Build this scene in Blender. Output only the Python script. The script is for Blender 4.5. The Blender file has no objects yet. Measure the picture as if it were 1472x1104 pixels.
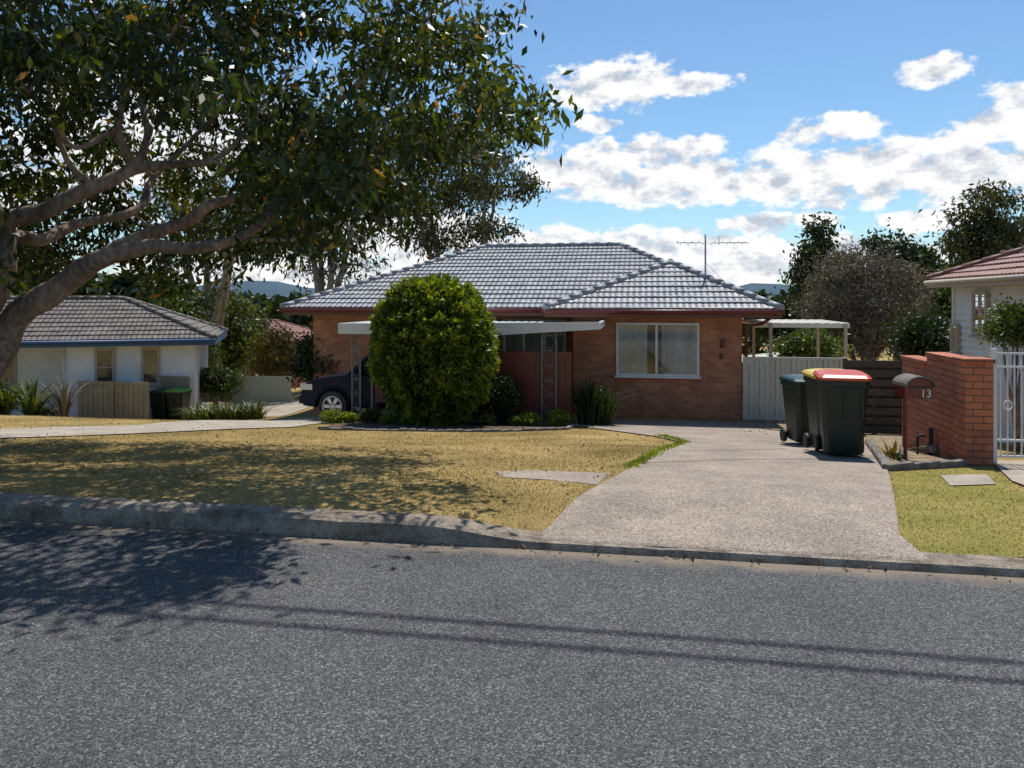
import bpy, bmesh, math, random
import numpy as np
from mathutils import Vector, Matrix, noise
rad=math.radians
random.seed(7); np.random.seed(7)
YAW=rad(10.1); F=1110.0; HC=1.8; HY=430.0
CY,SY=math.cos(YAW),math.sin(YAW)
SEL=rad(62); SAZ=rad(10.1)-rad(20)
sdir=Vector((-math.sin(SAZ)*math.cos(SEL),math.cos(SAZ)*math.cos(SEL),math.sin(SEL)))
def c2w(X,Y): return (CY*X-SY*Y, SY*X+CY*Y)
def pt(px,py,Y):
    u,v=c2w((px-736)/F*Y,Y); return Vector((u,v,HC-(py-HY)/F*Y))
def pv(px,v):
    t=(px-736)/F; return v*(CY*t-SY)/(SY*t+CY)
def w2px(P):
    X=CY*P[0]+SY*P[1]; Y=-SY*P[0]+CY*P[1]
    if Y<0.2: return (-9999,-9999,Y)
    return (736+F*X/Y, HY+F*(HC-P[2])/Y, Y)
def sstep(a,b,x):
    t=min(1,max(0,(x-a)/(b-a))); return t*t*(3-2*t)
UA=pv(610,5.6); UB=pv(775,5.6)
def kh(u): return 0.145-(0.145-0.055)*sstep(UA,UB,u)
KN=[(5.7,.13),(8,-.01),(10.4,-.26),(14,-.66),(17.3,-1.02),(19.4,-1.12),(32,-1.2),(45,-3),(80,-7),(200,-12),(5000,-14)]
def pr(v):
    if v<=KN[0][0]: return KN[0][1]
    for (a,za),(b,zb) in zip(KN,KN[1:]):
        if v<=b: return za+(zb-za)*(v-a)/(b-a)
    return KN[-1][1]
def g(u,v):
    if v<=5.6:
        if v<-3.3: return .1
        return -.012
    base=sum(pr(v+d) for d in (-.6,-.3,0,.3,.6))/5
    if v<8: base=kh(u)-.012+(base-(kh(u)-.012))*sstep(5.7,8,v)
    base-=.08*min(24,max(0,-u-4))*sstep(14,22,v)
    if v>7.5: base+=.02*noise.noise(Vector((u*.5,v*.5,0)))
    return base
def gpt(px,py):
    Y=4.0
    while Y<60:
        P=pt(px,py,Y)
        if P.z<g(P.x,P.y): break
        Y+=.02
    return (P.x,P.y)

# ---------------------------------------------------------------- materials
def newmat(name):
    m=bpy.data.materials.new(name); m.use_nodes=True
    nt=m.node_tree; b=nt.nodes['Principled BSDF']; return m,nt,b
def N(nt,t,**k):
    n=nt.nodes.new(t)
    for a,b in k.items(): setattr(n,a,b)
    return n
def ramp(nt,stops):
    r=N(nt,'ShaderNodeValToRGB'); e=r.color_ramp.elements
    while len(e)<len(stops): e.new(.5)
    for i,(p,c) in enumerate(stops):
        e[i].position=p; e[i].color=(*c,1)
    return r
def nmat(name,c1,c2,scale=3,rough=.8,bump=.2,bscale=40,metal=0,fine=0.0,fscale=80,spec=.3,stretch=None,dist=.01,big=None):
    m,nt,b=newmat(name); L=nt.links
    tc=N(nt,'ShaderNodeTexCoord'); src=tc.outputs['Object']
    if stretch:
        mp=N(nt,'ShaderNodeMapping'); mp.inputs['Scale'].default_value=stretch
        L.new(src,mp.inputs[0]); src=mp.outputs[0]
    n=N(nt,'ShaderNodeTexNoise'); n.inputs['Scale'].default_value=scale; n.inputs['Detail'].default_value=6
    n.inputs['Roughness'].default_value=.65
    L.new(src,n.inputs['Vector'])
    r=ramp(nt,[(.32,c1),(.68,c2)]); L.new(n.outputs['Fac'],r.inputs[0]); col=r.outputs[0]
    def mul(col,sc,a,b_,det=3):
        n3=N(nt,'ShaderNodeTexNoise'); n3.inputs['Scale'].default_value=sc; n3.inputs['Detail'].default_value=det
        L.new(src,n3.inputs['Vector'])
        r3=ramp(nt,[(.33,a),(.67,b_)]); L.new(n3.outputs['Fac'],r3.inputs[0])
        mx=N(nt,'ShaderNodeMix',data_type='RGBA',blend_type='MULTIPLY'); mx.inputs[0].default_value=1
        L.new(col,mx.inputs[6]); L.new(r3.outputs[0],mx.inputs[7]); return mx.outputs[2]
    if fine>0: col=mul(col,fscale,(1-fine,)*3,(1+fine,)*3)
    if big: col=mul(col,big[0],big[1],big[2],6)
    L.new(col,b.inputs['Base Color'])
    b.inputs['Roughness'].default_value=rough; b.inputs['Metallic'].default_value=metal
    b.inputs['Specular IOR Level'].default_value=spec
    if bump>0:
        n2=N(nt,'ShaderNodeTexNoise'); n2.inputs['Scale'].default_value=bscale; n2.inputs['Detail'].default_value=4
        L.new(src,n2.inputs['Vector'])
        bp=N(nt,'ShaderNodeBump'); bp.inputs['Strength'].default_value=bump; bp.inputs['Distance'].default_value=dist
        L.new(n2.outputs['Fac'],bp.inputs['Height']); L.new(bp.outputs[0],b.inputs['Normal'])
    return m
def brickmat(name,c1,c2,mortar,bw=.24,rh=.086):
    m,nt,b=newmat(name); L=nt.links
    uv=N(nt,'ShaderNodeUVMap'); uv.uv_map='UVMap'
    br=N(nt,'ShaderNodeTexBrick'); L.new(uv.outputs[0],br.inputs['Vector'])
    br.inputs['Scale'].default_value=1; br.inputs['Brick Width'].default_value=bw; br.inputs['Row Height'].default_value=rh
    br.inputs['Mortar Size'].default_value=.007; br.inputs['Mortar Smooth'].default_value=.2; br.inputs['Bias'].default_value=-.1
    br.inputs['Color1'].default_value=(*c1,1); br.inputs['Color2'].default_value=(*c2,1); br.inputs['Mortar'].default_value=(*mortar,1)
    n=N(nt,'ShaderNodeTexNoise'); n.inputs['Scale'].default_value=1.6; n.inputs['Detail'].default_value=7; L.new(uv.outputs[0],n.inputs['Vector'])
    r=ramp(nt,[(.3,(.70,.68,.66)),(.7,(1.15,1.12,1.1))]); L.new(n.outputs['Fac'],r.inputs[0])
    mx=N(nt,'ShaderNodeMix',data_type='RGBA',blend_type='MULTIPLY'); mx.inputs[0].default_value=1
    L.new(br.outputs['Color'],mx.inputs[6]); L.new(r.outputs[0],mx.inputs[7]); L.new(mx.outputs[2],b.inputs['Base Color'])
    bp=N(nt,'ShaderNodeBump',invert=True); bp.inputs['Strength'].default_value=.6; bp.inputs['Distance'].default_value=.008
    L.new(br.outputs['Fac'],bp.inputs['Height']); L.new(bp.outputs[0],b.inputs['Normal'])
    b.inputs['Roughness'].default_value=.85
    return m
def leafmat(name,stops,trans=.35,rough=.45,nscale=.9,spec=.4,ntone=((.65,.65,.7),(1.3,1.25,1.0))):
    m,nt,b=newmat(name); L=nt.links
    at=N(nt,'ShaderNodeAttribute'); at.attribute_name='rnd'
    r=ramp(nt,stops); L.new(at.outputs['Fac'],r.inputs[0])
    tc=N(nt,'ShaderNodeTexCoord'); n=N(nt,'ShaderNodeTexNoise'); n.inputs['Scale'].default_value=nscale; n.inputs['Detail'].default_value=2
    L.new(tc.outputs['Object'],n.inputs['Vector'])
    r2=ramp(nt,[(.35,ntone[0]),(.68,ntone[1])]); L.new(n.outputs['Fac'],r2.inputs[0])
    mx=N(nt,'ShaderNodeMix',data_type='RGBA',blend_type='MULTIPLY'); mx.inputs[0].default_value=1
    L.new(r.outputs[0],mx.inputs[6]); L.new(r2.outputs[0],mx.inputs[7])
    L.new(mx.outputs[2],b.inputs['Base Color']); b.inputs['Roughness'].default_value=rough; b.inputs['Specular IOR Level'].default_value=spec
    if trans>0:
        tr=N(nt,'ShaderNodeBsdfTranslucent')
        mc=N(nt,'ShaderNodeMix',data_type='RGBA',blend_type='MULTIPLY'); mc.inputs[0].default_value=1; mc.inputs[7].default_value=(2.1,2.0,.5,1)
        L.new(mx.outputs[2],mc.inputs[6]); L.new(mc.outputs[2],tr.inputs[0])
        ms=N(nt,'ShaderNodeMixShader'); ms.inputs[0].default_value=trans
        L.new(b.outputs[0],ms.inputs[1]); L.new(tr.outputs[0],ms.inputs[2]); L.new(ms.outputs[0],nt.nodes['Material Output'].inputs[0])
    return m
def plain(name,c,rough=.5,metal=0,spec=.5,coat=0):
    m=nmat(name,tuple(x*.9 for x in c),tuple(min(1,x*1.08) for x in c),scale=6,rough=rough,bump=0,metal=metal,spec=spec)
    return m
def aggmat(name,cols,scale=110,big=((.85,.84,.82),(1.12,1.1,1.08)),bscale=1.3,dirt=False,bs=.4,bd=.004,rough=.85):
    m,nt,b=newmat(name); L=nt.links
    tc=N(nt,'ShaderNodeTexCoord'); O=tc.outputs['Object']
    v=N(nt,'ShaderNodeTexVoronoi'); v.inputs['Scale'].default_value=scale; L.new(O,v.inputs['Vector'])
    sx=N(nt,'ShaderNodeSeparateColor'); L.new(v.outputs['Color'],sx.inputs[0])
    r=ramp(nt,cols); L.new(sx.outputs[0],r.inputs[0])
    n=N(nt,'ShaderNodeTexNoise'); n.inputs['Scale'].default_value=bscale; n.inputs['Detail'].default_value=8; n.inputs['Roughness'].default_value=.7; L.new(O,n.inputs['Vector'])
    r2=ramp(nt,[(.33,big[0]),(.67,big[1])]); L.new(n.outputs['Fac'],r2.inputs[0])
    mx=N(nt,'ShaderNodeMix',data_type='RGBA',blend_type='MULTIPLY'); mx.inputs[0].default_value=1
    L.new(r.outputs[0],mx.inputs[6]); L.new(r2.outputs[0],mx.inputs[7]); col=mx.outputs[2]
    if dirt:
        sp=N(nt,'ShaderNodeSeparateXYZ'); L.new(O,sp.inputs[0])
        n3=N(nt,'ShaderNodeTexNoise'); n3.inputs['Scale'].default_value=3; n3.inputs['Detail'].default_value=6; L.new(O,n3.inputs['Vector'])
        a=N(nt,'ShaderNodeMath',operation='MULTIPLY_ADD'); a.inputs[1].default_value=.35; L.new(n3.outputs['Fac'],a.inputs[0]); L.new(sp.outputs[1],a.inputs[2])
        mr=N(nt,'ShaderNodeMapRange'); mr.inputs[1].default_value=5.46; mr.inputs[2].default_value=5.60; L.new(a.outputs[0],mr.inputs[0])
        ml=N(nt,'ShaderNodeMath',operation='MULTIPLY'); ml.inputs[1].default_value=.8; L.new(mr.outputs[0],ml.inputs[0])
        md=N(nt,'ShaderNodeMix',data_type='RGBA'); md.inputs[7].default_value=(.25,.195,.14,1)
        L.new(ml.outputs[0],md.inputs[0]); L.new(col,md.inputs[6]); col=md.outputs[2]
    L.new(col,b.inputs['Base Color'])
    bp=N(nt,'ShaderNodeBump',invert=True); bp.inputs['Strength'].default_value=bs; bp.inputs['Distance'].default_value=bd
    L.new(v.outputs['Distance'],bp.inputs['Height']); L.new(bp.outputs[0],b.inputs['Normal'])
    b.inputs['Roughness'].default_value=rough; b.inputs['Specular IOR Level'].default_value=.3
    return m
M={}
M['asphalt']=aggmat('asphalt',[(0,(.026,.025,.026)),(.5,(.068,.067,.068)),(.85,(.122,.12,.121)),(1,(.24,.237,.235))],scale=130,big=((.78,.78,.79),(1.22,1.21,1.19)),bscale=.8,dirt=True,bs=.7,bd=.006,rough=.8)
M['drive']=aggmat('exposed_aggregate',[(0,(.16,.122,.094)),(.5,(.30,.25,.205)),(1,(.45,.395,.34))],scale=95,big=((.72,.70,.68),(1.15,1.12,1.08)))
M['conc']=nmat('old_concrete',(.27,.23,.18),(.42,.37,.30),scale=2.2,rough=.9,bump=.4,bscale=60,fine=.2,fscale=120)
M['kerb']=nmat('kerb_concrete',(.12,.09,.065),(.36,.30,.235),scale=5,rough=.9,bump=.9,bscale=22,fine=.3,fscale=70,dist=.03)
M['lawn']=nmat('dry_lawn',(.30,.22,.075),(.50,.355,.15),scale=1.1,rough=.95,bump=.9,bscale=70,fine=.35,fscale=55,spec=.1,dist=.03,big=(.5,(.66,.66,.62),(1.12,1.1,1.1)))
M['greenlawn']=nmat('green_lawn',(.21,.20,.045),(.36,.29,.09),scale=1.5,rough=.95,bump=.9,bscale=70,fine=.35,fscale=55,spec=.1,dist=.03)
M['soil']=nmat('soil',(.06,.04,.025),(.16,.11,.07),scale=9,rough=1,bump=1,bscale=40,fine=.4,fscale=60,dist=.03)
M['litter']=nmat('litter_soil',(.16,.115,.07),(.36,.28,.18),scale=6,rough=1,bump=1,bscale=30,fine=.4,fscale=50,dist=.03)
M['brick']=brickmat('red_brick',(.42,.155,.08),(.58,.25,.13),(.36,.28,.20))
M['brick2']=brickmat('orange_brick',(.46,.14,.07),(.60,.21,.10),(.13,.08,.055))
M['tile']=nmat('concrete_roof_tile',(.14,.145,.155),(.29,.295,.31),scale=2.5,rough=.38,bump=.3,bscale=60,fine=.35,fscale=9,spec=.6)
M['tilecap']=nmat('ridge_cap',(.20,.205,.215),(.36,.36,.375),scale=3,rough=.5,bump=.3,bscale=50)
M['tile2']=nmat('brown_roof_tile',(.085,.07,.06),(.17,.145,.125),scale=2,rough=.55,bump=.3,bscale=60,fine=.3,fscale=8)
M['tile3']=nmat('red_roof_tile',(.17,.07,.055),(.28,.13,.10),scale=2,rough=.6,bump=.3,bscale=60,fine=.3,fscale=8)
M['maroon']=plain('maroon_paint',(.16,.03,.022),rough=.4)
M['fascia']=plain('brown_fascia',(.15,.055,.035),rough=.5)
M['white']=nmat('white_paint',(.70,.70,.68),(.82,.81,.79),scale=3,rough=.5,bump=.1,bscale=30)
M['offwhite']=nmat('cream_weatherboard',(.66,.64,.58),(.78,.76,.69),scale=2,rough=.6,bump=.15,bscale=30)
M['render']=nmat('white_render',(.68,.69,.72),(.82,.82,.84),scale=1.5,rough=.8,bump=.3,bscale=50)
M['soffit']=plain('soffit',(.45,.38,.30),rough=.7)
M['winframe']=plain('timber_window_frame',(.42,.36,.29),rough=.6)
M['blue']=plain('blue_fascia',(.035,.09,.20),rough=.5)
M['cream']=nmat('cream_steel_fence',(.50,.48,.40),(.60,.58,.49),scale=1.5,rough=.45,bump=.05)
M['tan']=nmat('tan_fence',(.27,.22,.14),(.36,.30,.20),scale=1.5,rough=.6,bump=.05)
M['palegreen']=plain('pale_green_fence',(.42,.44,.33),rough=.6)
M['timber']=nmat('dark_timber',(.06,.045,.035),(.13,.10,.08),scale=4,rough=.75,bump=.4,bscale=20,stretch=(1,1,8))
M['iron']=plain('painted_iron',(.22,.21,.19),rough=.45)
M['galv']=plain('galvanised_metal',(.35,.36,.36),rough=.4,metal=.7)
M['black']=plain('black_rubber',(.018,.018,.018),rough=.6)
M['curtain']=nmat('curtain',(.40,.40,.39),(.70,.70,.67),scale=1.3,rough=.9,bump=0,stretch=(3,3,.3))
M['blind']=nmat('brown_blind',(.20,.17,.14),(.30,.26,.21),scale=2,rough=.9,bump=0)
M['dark']=plain('dark_interior',(.02,.02,.022),rough=.5)
M['bark']=nmat('bark',(.13,.085,.065),(.38,.29,.235),scale=2.2,rough=.9,bump=.9,bscale=14,fine=.35,fscale=22,stretch=(1,1,.45),dist=.03)
M['gumbark']=nmat('gum_bark',(.14,.11,.085),(.42,.36,.29),scale=1.2,rough=.8,bump=.4,bscale=8)
M['binbody']=nmat('bin_green_plastic',(.008,.017,.013),(.015,.027,.021),scale=4,rough=.4,bump=.08,bscale=80,spec=.4)
M['lidred']=plain('red_lid',(.58,.07,.02),rough=.3)
M['lidyel']=plain('yellow_lid',(.70,.50,.04),rough=.3)
M['lidgrn']=plain('green_lid',(.012,.04,.03),rough=.3)
M['lidlime']=plain('lime_lid',(.08,.34,.05),rough=.35)
M['carpaint']=plain('dark_blue_car_paint',(.004,.008,.030),rough=.25,spec=.16)
M['chrome']=plain('chrome',(.6,.6,.62),rough=.15,metal=1)
M['rim']=plain('alloy_rim',(.5,.5,.52),rough=.3,metal=.8)
M['stone']=nmat('edging_stone',(.10,.09,.08),(.24,.22,.19),scale=5,rough=.9,bump=.7,bscale=20)
M['hill']=nmat('haze_tinted_hill',(.075,.115,.15),(.10,.15,.18),scale=.01,rough=1,bump=0,spec=0)  # distance haze is painted into the bluish base colour
def glassmat(name,refl=.06):
    m,nt,b=newmat(name); L=nt.links
    gl=N(nt,'ShaderNodeBsdfGlossy'); gl.inputs['Roughness'].default_value=.03; gl.inputs[0].default_value=(.9,.95,1,1)
    tr=N(nt,'ShaderNodeBsdfTransparent'); tr.inputs[0].default_value=(.72,.77,.77,1)
    fr=N(nt,'ShaderNodeFresnel'); fr.inputs[0].default_value=1.5
    ad=N(nt,'ShaderNodeMath',operation='ADD'); ad.inputs[1].default_value=refl; L.new(fr.outputs[0],ad.inputs[0])
    ms=N(nt,'ShaderNodeMixShader'); L.new(ad.outputs[0],ms.inputs[0]); L.new(tr.outputs[0],ms.inputs[1]); L.new(gl.outputs[0],ms.inputs[2])
    L.new(ms.outputs[0],nt.nodes['Material Output'].inputs[0]); return m
M['glass']=glassmat('window_glass')
M['carglass']=plain('car_glass',(.010,.012,.014),rough=.05,spec=.5)
M['leafA']=leafmat('broad_leaves',[(0,(.016,.028,.009)),(.5,(.036,.058,.014)),(.82,(.10,.125,.024)),(.93,(.24,.20,.03)),(1,(.30,.15,.04))],trans=.33,rough=.38,spec=.36,nscale=.7,ntone=((.55,.57,.6),(1.5,1.38,1.0)))
M['leafGum']=leafmat('gum_leaves',[(0,(.022,.032,.016)),(.6,(.05,.062,.028)),(1,(.11,.115,.05))],trans=.2,rough=.5,nscale=.4,spec=.3)
M['leafBush']=leafmat('bush_leaves',[(0,(.02,.045,.008)),(.45,(.07,.125,.014)),(1,(.26,.31,.035))],trans=.3,rough=.45,nscale=1.8,spec=.3)
M['leafDark']=leafmat('dark_leaves',[(0,(.012,.026,.009)),(.6,(.03,.052,.016)),(1,(.08,.105,.03))],trans=.15,spec=.3)
M['leafMid']=leafmat('mid_leaves',[(0,(.03,.055,.013)),(.6,(.07,.11,.027)),(1,(.17,.19,.05))],trans=.2,nscale=.5,spec=.3)
M['leafYel']=leafmat('yellow_leaves',[(0,(.10,.10,.02)),(.6,(.22,.17,.03)),(1,(.36,.20,.05))],trans=.2,spec=.3)
M['leafLime']=leafmat('lime_leaves',[(0,(.08,.13,.015)),(.6,(.19,.25,.025)),(1,(.36,.38,.06))],trans=.3,spec=.3)
M['leafGrey']=leafmat('greybrown_twigs',[(0,(.12,.095,.065)),(.6,(.23,.19,.135)),(.9,(.30,.26,.185)),(1,(.15,.19,.06))],trans=0,nscale=.5,rough=.8)
M['blade']=leafmat('grass_blades',[(0,(.14,.16,.03)),(.3,(.28,.225,.065)),(.62,(.46,.335,.13)),(1,(.58,.44,.22))],trans=0,rough=.8,nscale=.5,spec=.1,ntone=((.74,.74,.7),(1.15,1.12,1.1)))
M['deadleaf']=leafmat('dead_leaves',[(0,(.10,.055,.03)),(.6,(.22,.13,.07)),(1,(.36,.26,.15))],trans=0,rough=.8)

# ---------------------------------------------------------------- mesh builder
class MB:
    def __init__(s): s.v=[];s.f=[];s.m=[];s.sm=[]
    def poly(s,pts,m=0,sm=False):
        k=len(s.v); s.v+= [tuple(p) for p in pts]; s.f.append(tuple(range(k,k+len(pts)))); s.m.append(m); s.sm.append(sm)
    def box(s,x0,x1,y0,y1,z0,z1,m=0,M4=None):
        if x0>x1:x0,x1=x1,x0
        if y0>y1:y0,y1=y1,y0
        if z0>z1:z0,z1=z1,z0
        c=[Vector((x,y,z)) for x in(x0,x1) for y in(y0,y1) for z in(z0,z1)]
        if M4 is not None: c=[M4@p for p in c]
        k=len(s.v); s.v+=[tuple(p) for p in c]
        for q in((0,1,3,2),(4,6,7,5),(0,4,5,1),(2,3,7,6),(0,2,6,4),(1,5,7,3)):
            s.f.append(tuple(k+i for i in q)); s.m.append(m); s.sm.append(False)
    def tube(s,pts,rs,m=0,n=8,cap=True):
        pts=[Vector(p) for p in pts]
        if not hasattr(rs,'__len__'): rs=[rs]*len(pts)
        k0=len(s.v); prev=None
        for i,p in enumerate(pts):
            d=(pts[min(i+1,len(pts)-1)]-pts[max(i-1,0)])
            if d.length<1e-6: d=Vector((0,0,1))
            d.normalize()
            if prev is None:
                a=d.cross(Vector((0,0,1)))
                if a.length<.1: a=d.cross(Vector((0,1,0)))
            else:
                a=prev-d*prev.dot(d)
                if a.length<1e-4: a=d.cross(Vector((0,0,1)))
            a.normalize(); prev=a; b=d.cross(a)
            for j in range(n):
                t=2*math.pi*j/n; s.v.append(tuple(p+(a*math.cos(t)+b*math.sin(t))*rs[i]))
        for i in range(len(pts)-1):
            for j in range(n):
                j2=(j+1)%n; s.f.append((k0+i*n+j,k0+i*n+j2,k0+(i+1)*n+j2,k0+(i+1)*n+j)); s.m.append(m); s.sm.append(True)
        if cap:
            s.f.append(tuple(k0+j for j in range(n))[::-1]); s.m.append(m); s.sm.append(False)
            e=k0+(len(pts)-1)*n; s.f.append(tuple(e+j for j in range(n))); s.m.append(m); s.sm.append(False)
    def extr(s,prof,y0,y1,m=0,axis='y',M4=None):
        k=len(s.v); n=len(prof)
        for y in(y0,y1):
            for (a,b) in prof:
                P=Vector((a,y,b)) if axis=='y' else Vector((y,a,b))
                if M4 is not None: P=M4@P
                s.v.append(tuple(P))
        for i in range(n):
            j=(i+1)%n; s.f.append((k+i,k+j,k+n+j,k+n+i)); s.m.append(m); s.sm.append(False)
        s.f.append(tuple(range(k,k+n))[::-1]); s.f.append(tuple(range(k+n,k+2*n))); s.m+=[m,m]; s.sm+=[False,False]
    def obj(s,name,mats,parent=None,bevel=0):
        me=bpy.data.meshes.new(name); me.from_pydata(s.v,[],s.f); me.update()
        if not isinstance(mats,(list,tuple)): mats=[mats]
        for q in mats: me.materials.append(q)
        me.polygons.foreach_set('material_index',s.m); me.polygons.foreach_set('use_smooth',s.sm)
        bm=bmesh.new(); bm.from_mesh(me); bmesh.ops.recalc_face_normals(bm,faces=bm.faces); bm.to_mesh(me); bm.free()
        uv=me.uv_layers.new(name='UVMap')
        for p in me.polygons:
            nx,ny,nz=(abs(q) for q in p.normal)
            for li in p.loop_indices:
                co=me.vertices[me.loops[li].vertex_index].co
                uv.data[li].uv=(co.x,co.y) if nz>.7 else ((co.x,co.z) if ny>=nx else (co.y,co.z))
        o=bpy.data.objects.new(name,me); bpy.context.scene.collection.objects.link(o)
        if parent: o.parent=parent
        if bevel:
            md=o.modifiers.new('bevel','BEVEL'); md.width=bevel; md.segments=2; md.limit_method='ANGLE'; md.angle_limit=rad(35)
        return o
def empty(name):
    o=bpy.data.objects.new(name,None); bpy.context.scene.collection.objects.link(o); return o

def leaves(name,P,L,wr,bias,mat,parent=None,spread=1.0,rnd=None,fold=.0,dirs=None):
    P=np.asarray(P,dtype=float); n=len(P)
    if n==0: return None
    d=np.random.normal(size=(n,3))*spread
    if dirs is not None: d+=dirs
    d[:,2]+=bias; d/=np.linalg.norm(d,axis=1)[:,None]+1e-9
    q=np.random.normal(size=(n,3)); w=np.cross(d,q); w/=np.linalg.norm(w,axis=1)[:,None]+1e-9
    nn=np.cross(d,w)
    Ls=(np.random.uniform(.7,1.25,n)*L)[:,None]
    V=np.empty((n,4,3)); V[:,0]=P; V[:,1]=P+d*Ls*.45+w*Ls*wr*.5+nn*Ls*fold; V[:,2]=P+d*Ls; V[:,3]=P+d*Ls*.45-w*Ls*wr*.5+nn*Ls*fold
    me=bpy.data.meshes.new(name); me.vertices.add(4*n); me.vertices.foreach_set('co',V.reshape(-1))
    me.loops.add(4*n); me.loops.foreach_set('vertex_index',np.arange(4*n,dtype=np.int32))
    me.polygons.add(n); me.polygons.foreach_set('loop_start',np.arange(0,4*n,4,dtype=np.int32))
    try: me.polygons.foreach_set('loop_total',np.full(n,4,dtype=np.int32))
    except Exception: pass
    me.update(calc_edges=True)
    a=me.attributes.new('rnd','FLOAT','FACE'); a.data.foreach_set('value',np.clip(np.random.rand(n) if rnd is None else rnd,0,1).astype(np.float32))
    me.materials.append(mat)
    o=bpy.data.objects.new(name,me); bpy.context.scene.collection.objects.link(o)
    if parent: o.parent=parent
    return o

# ---------------------------------------------------------------- ground
def axis(a,b,step,lo,hi):
    r=list(np.arange(a,b,step)); x=b; st=step
    while x<hi: r.append(x); st*=1.3; x+=st
    r.append(hi); x=a; st=step; l=[]
    while x>lo:
        st*=1.3; x-=st; l.append(max(x,lo))
    return l[::-1]+r
us=axis(-30,16,.35,-3000,3000)
vs=[-3000,-800,-200,-60,-20,-8,-3.6,-3.31,-3.29,0,3,5.5,5.6,5.64]+[v for v in axis(5.72,36,.3,5.7,4000) if v>5.7]
vv=[(u,v,g(u,v)) for v in vs for u in us]; nu=len(us)
ff=[(j*nu+i,j*nu+i+1,(j+1)*nu+i+1,(j+1)*nu+i) for j in range(len(vs)-1) for i in range(nu-1)]
me=bpy.data.meshes.new('ground'); me.from_pydata(vv,[],ff); me.materials.append(M['lawn'])
for p in me.polygons: p.use_smooth=True
o=bpy.data.objects.new('ground',me); bpy.context.scene.collection.objects.link(o)
mb=MB()
for i in range(-30,30):
    mb.poly([(i*4,-3.2,0),(i*4+4,-3.2,0),(i*4+4,5.52,0),(i*4,5.52,0)])
mb.obj('road',M['asphalt'])

def drape(name,poly,mat,off=.014,step=.35):
    bm=bmesh.new(); vsx=[bm.verts.new((p[0],p[1],0)) for p in poly]; bm.faces.new(vsx)
    bmesh.ops.triangulate(bm,faces=bm.faces[:])
    xs=[p[0] for p in poly]; ys=[p[1] for p in poly]
    for ax,(a,b) in enumerate(((min(xs),max(xs)),(min(ys),max(ys)))):
        x=math.ceil(a/step)*step
        while x<b:
            co=(x,0,0) if ax==0 else (0,x,0); no=(1,0,0) if ax==0 else (0,1,0)
            bmesh.ops.bisect_plane(bm,geom=bm.verts[:]+bm.edges[:]+bm.faces[:],plane_co=co,plane_no=no,dist=1e-5); x+=step
    for v in bm.verts: v.co.z=g(v.co.x,v.co.y)+off
    bmesh.ops.recalc_face_normals(bm,faces=bm.faces)
    me=bpy.data.meshes.new(name); bm.to_mesh(me); bm.free(); me.materials.append(mat)
    o=bpy.data.objects.new(name,me); bpy.context.scene.collection.objects.link(o); return o
KL=pv(782,5.73); KR=pv(1322,5.73)
drive=[(KL,5.73),gpt(825,722),gpt(880,690),gpt(930,662),gpt(985,638),gpt(940,628),gpt(830,614),(pv(826,18.4),18.4),(1.9,18.7),gpt(1062,613),gpt(1130,622),gpt(1165,632),gpt(1250,640),gpt(1276,678),(KR-.02,6.1),(KR,5.73)]
drape('driveway',drive,M['drive'],.02)
mb=MB(); n=40
for i in range(n):
    a=KL+(KR-KL)*i/n; b=KL+(KR-KL)*(i+1)/n
    mb.poly([(a,5.545,kh(a)+.0),(b,5.545,kh(b)+.0),(b,5.57,kh(b)+.011),(a,5.57,kh(a)+.011)])
    mb.poly([(a,5.57,kh(a)+.011),(b,5.57,kh(b)+.011),(b,5.745,kh(b)+.011),(a,5.745,kh(a)+.011)])
mb.obj('driveway_apron',M['drive'])
slab=[gpt(712,679),gpt(760,677),gpt(880,681),gpt(858,698),gpt(800,692),gpt(722,687)]
drape('footpath_slab',slab,M['drive'],.006,step=.2)
left_drive=[gpt(-60,634),gpt(200,624),gpt(420,615),(-6.9,16.75),(-2.2,16.9),(-2.2,20.5),(-8.8,20.5),gpt(405,603),gpt(200,612),gpt(-60,620)]
drape('concrete_driveway',left_drive,M['conc'],.016)
drape('concrete_path',[gpt(305,596),gpt(400,600),gpt(440,588),gpt(455,577),gpt(350,576)],M['conc'],.018)
bedpoly=[gpt(460,618),gpt(560,620),gpt(700,621),gpt(815,617),gpt(830,612),(pv(826,17.6),17.6),(-2.2,16.88),(-6.85,16.72)]
drape('garden_bed',bedpoly,M['soil'],.022)
drape('leaf_litter_strip',[gpt(1045,611),gpt(1130,621),gpt(1158,628),gpt(1215,627),gpt(1215,606),gpt(1068,604)],M['litter'],.024)
rbed=[gpt(1250,642),gpt(1272,674),gpt(1385,668),gpt(1384,650),gpt(1302,627),gpt(1245,628)]
drape('garden_bed',rbed,M['litter'],.03)
verge=[(KR+.01,5.75),(KR-.01,6.1),gpt(1280,680),gpt(1420,672),gpt(1500,735),(9,7.5),(9,5.75)]
drape('grass_verge',verge,M['greenlawn'],.01)
drape('paved_path',[gpt(1424,664),gpt(1500,664),gpt(1500,712),gpt(1455,694)],M['conc'],.02)
pit=[gpt(1352,686),gpt(1418,684),gpt(1432,699),gpt(1366,701)]
drape('pit_cover',pit,M['conc'],.02)
jb=MB()
for (a,b) in (((905,669),(1262,661)),((965,652),(1130,648)),):
    A=gpt(*a);B=gpt(*b); n=24
    for i in range(n):
        p=[A[0]+(B[0]-A[0])*i/n,A[1]+(B[1]-A[1])*i/n]; q=[A[0]+(B[0]-A[0])*(i+1)/n,A[1]+(B[1]-A[1])*(i+1)/n]
        jb.poly([(p[0],p[1],g(*p)+.027),(q[0],q[1],g(*q)+.027),(q[0],q[1]+.018,g(*q)+.027),(p[0],p[1]+.018,g(*p)+.027)])
jb.obj('driveway_joint',M['soil'])

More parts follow.
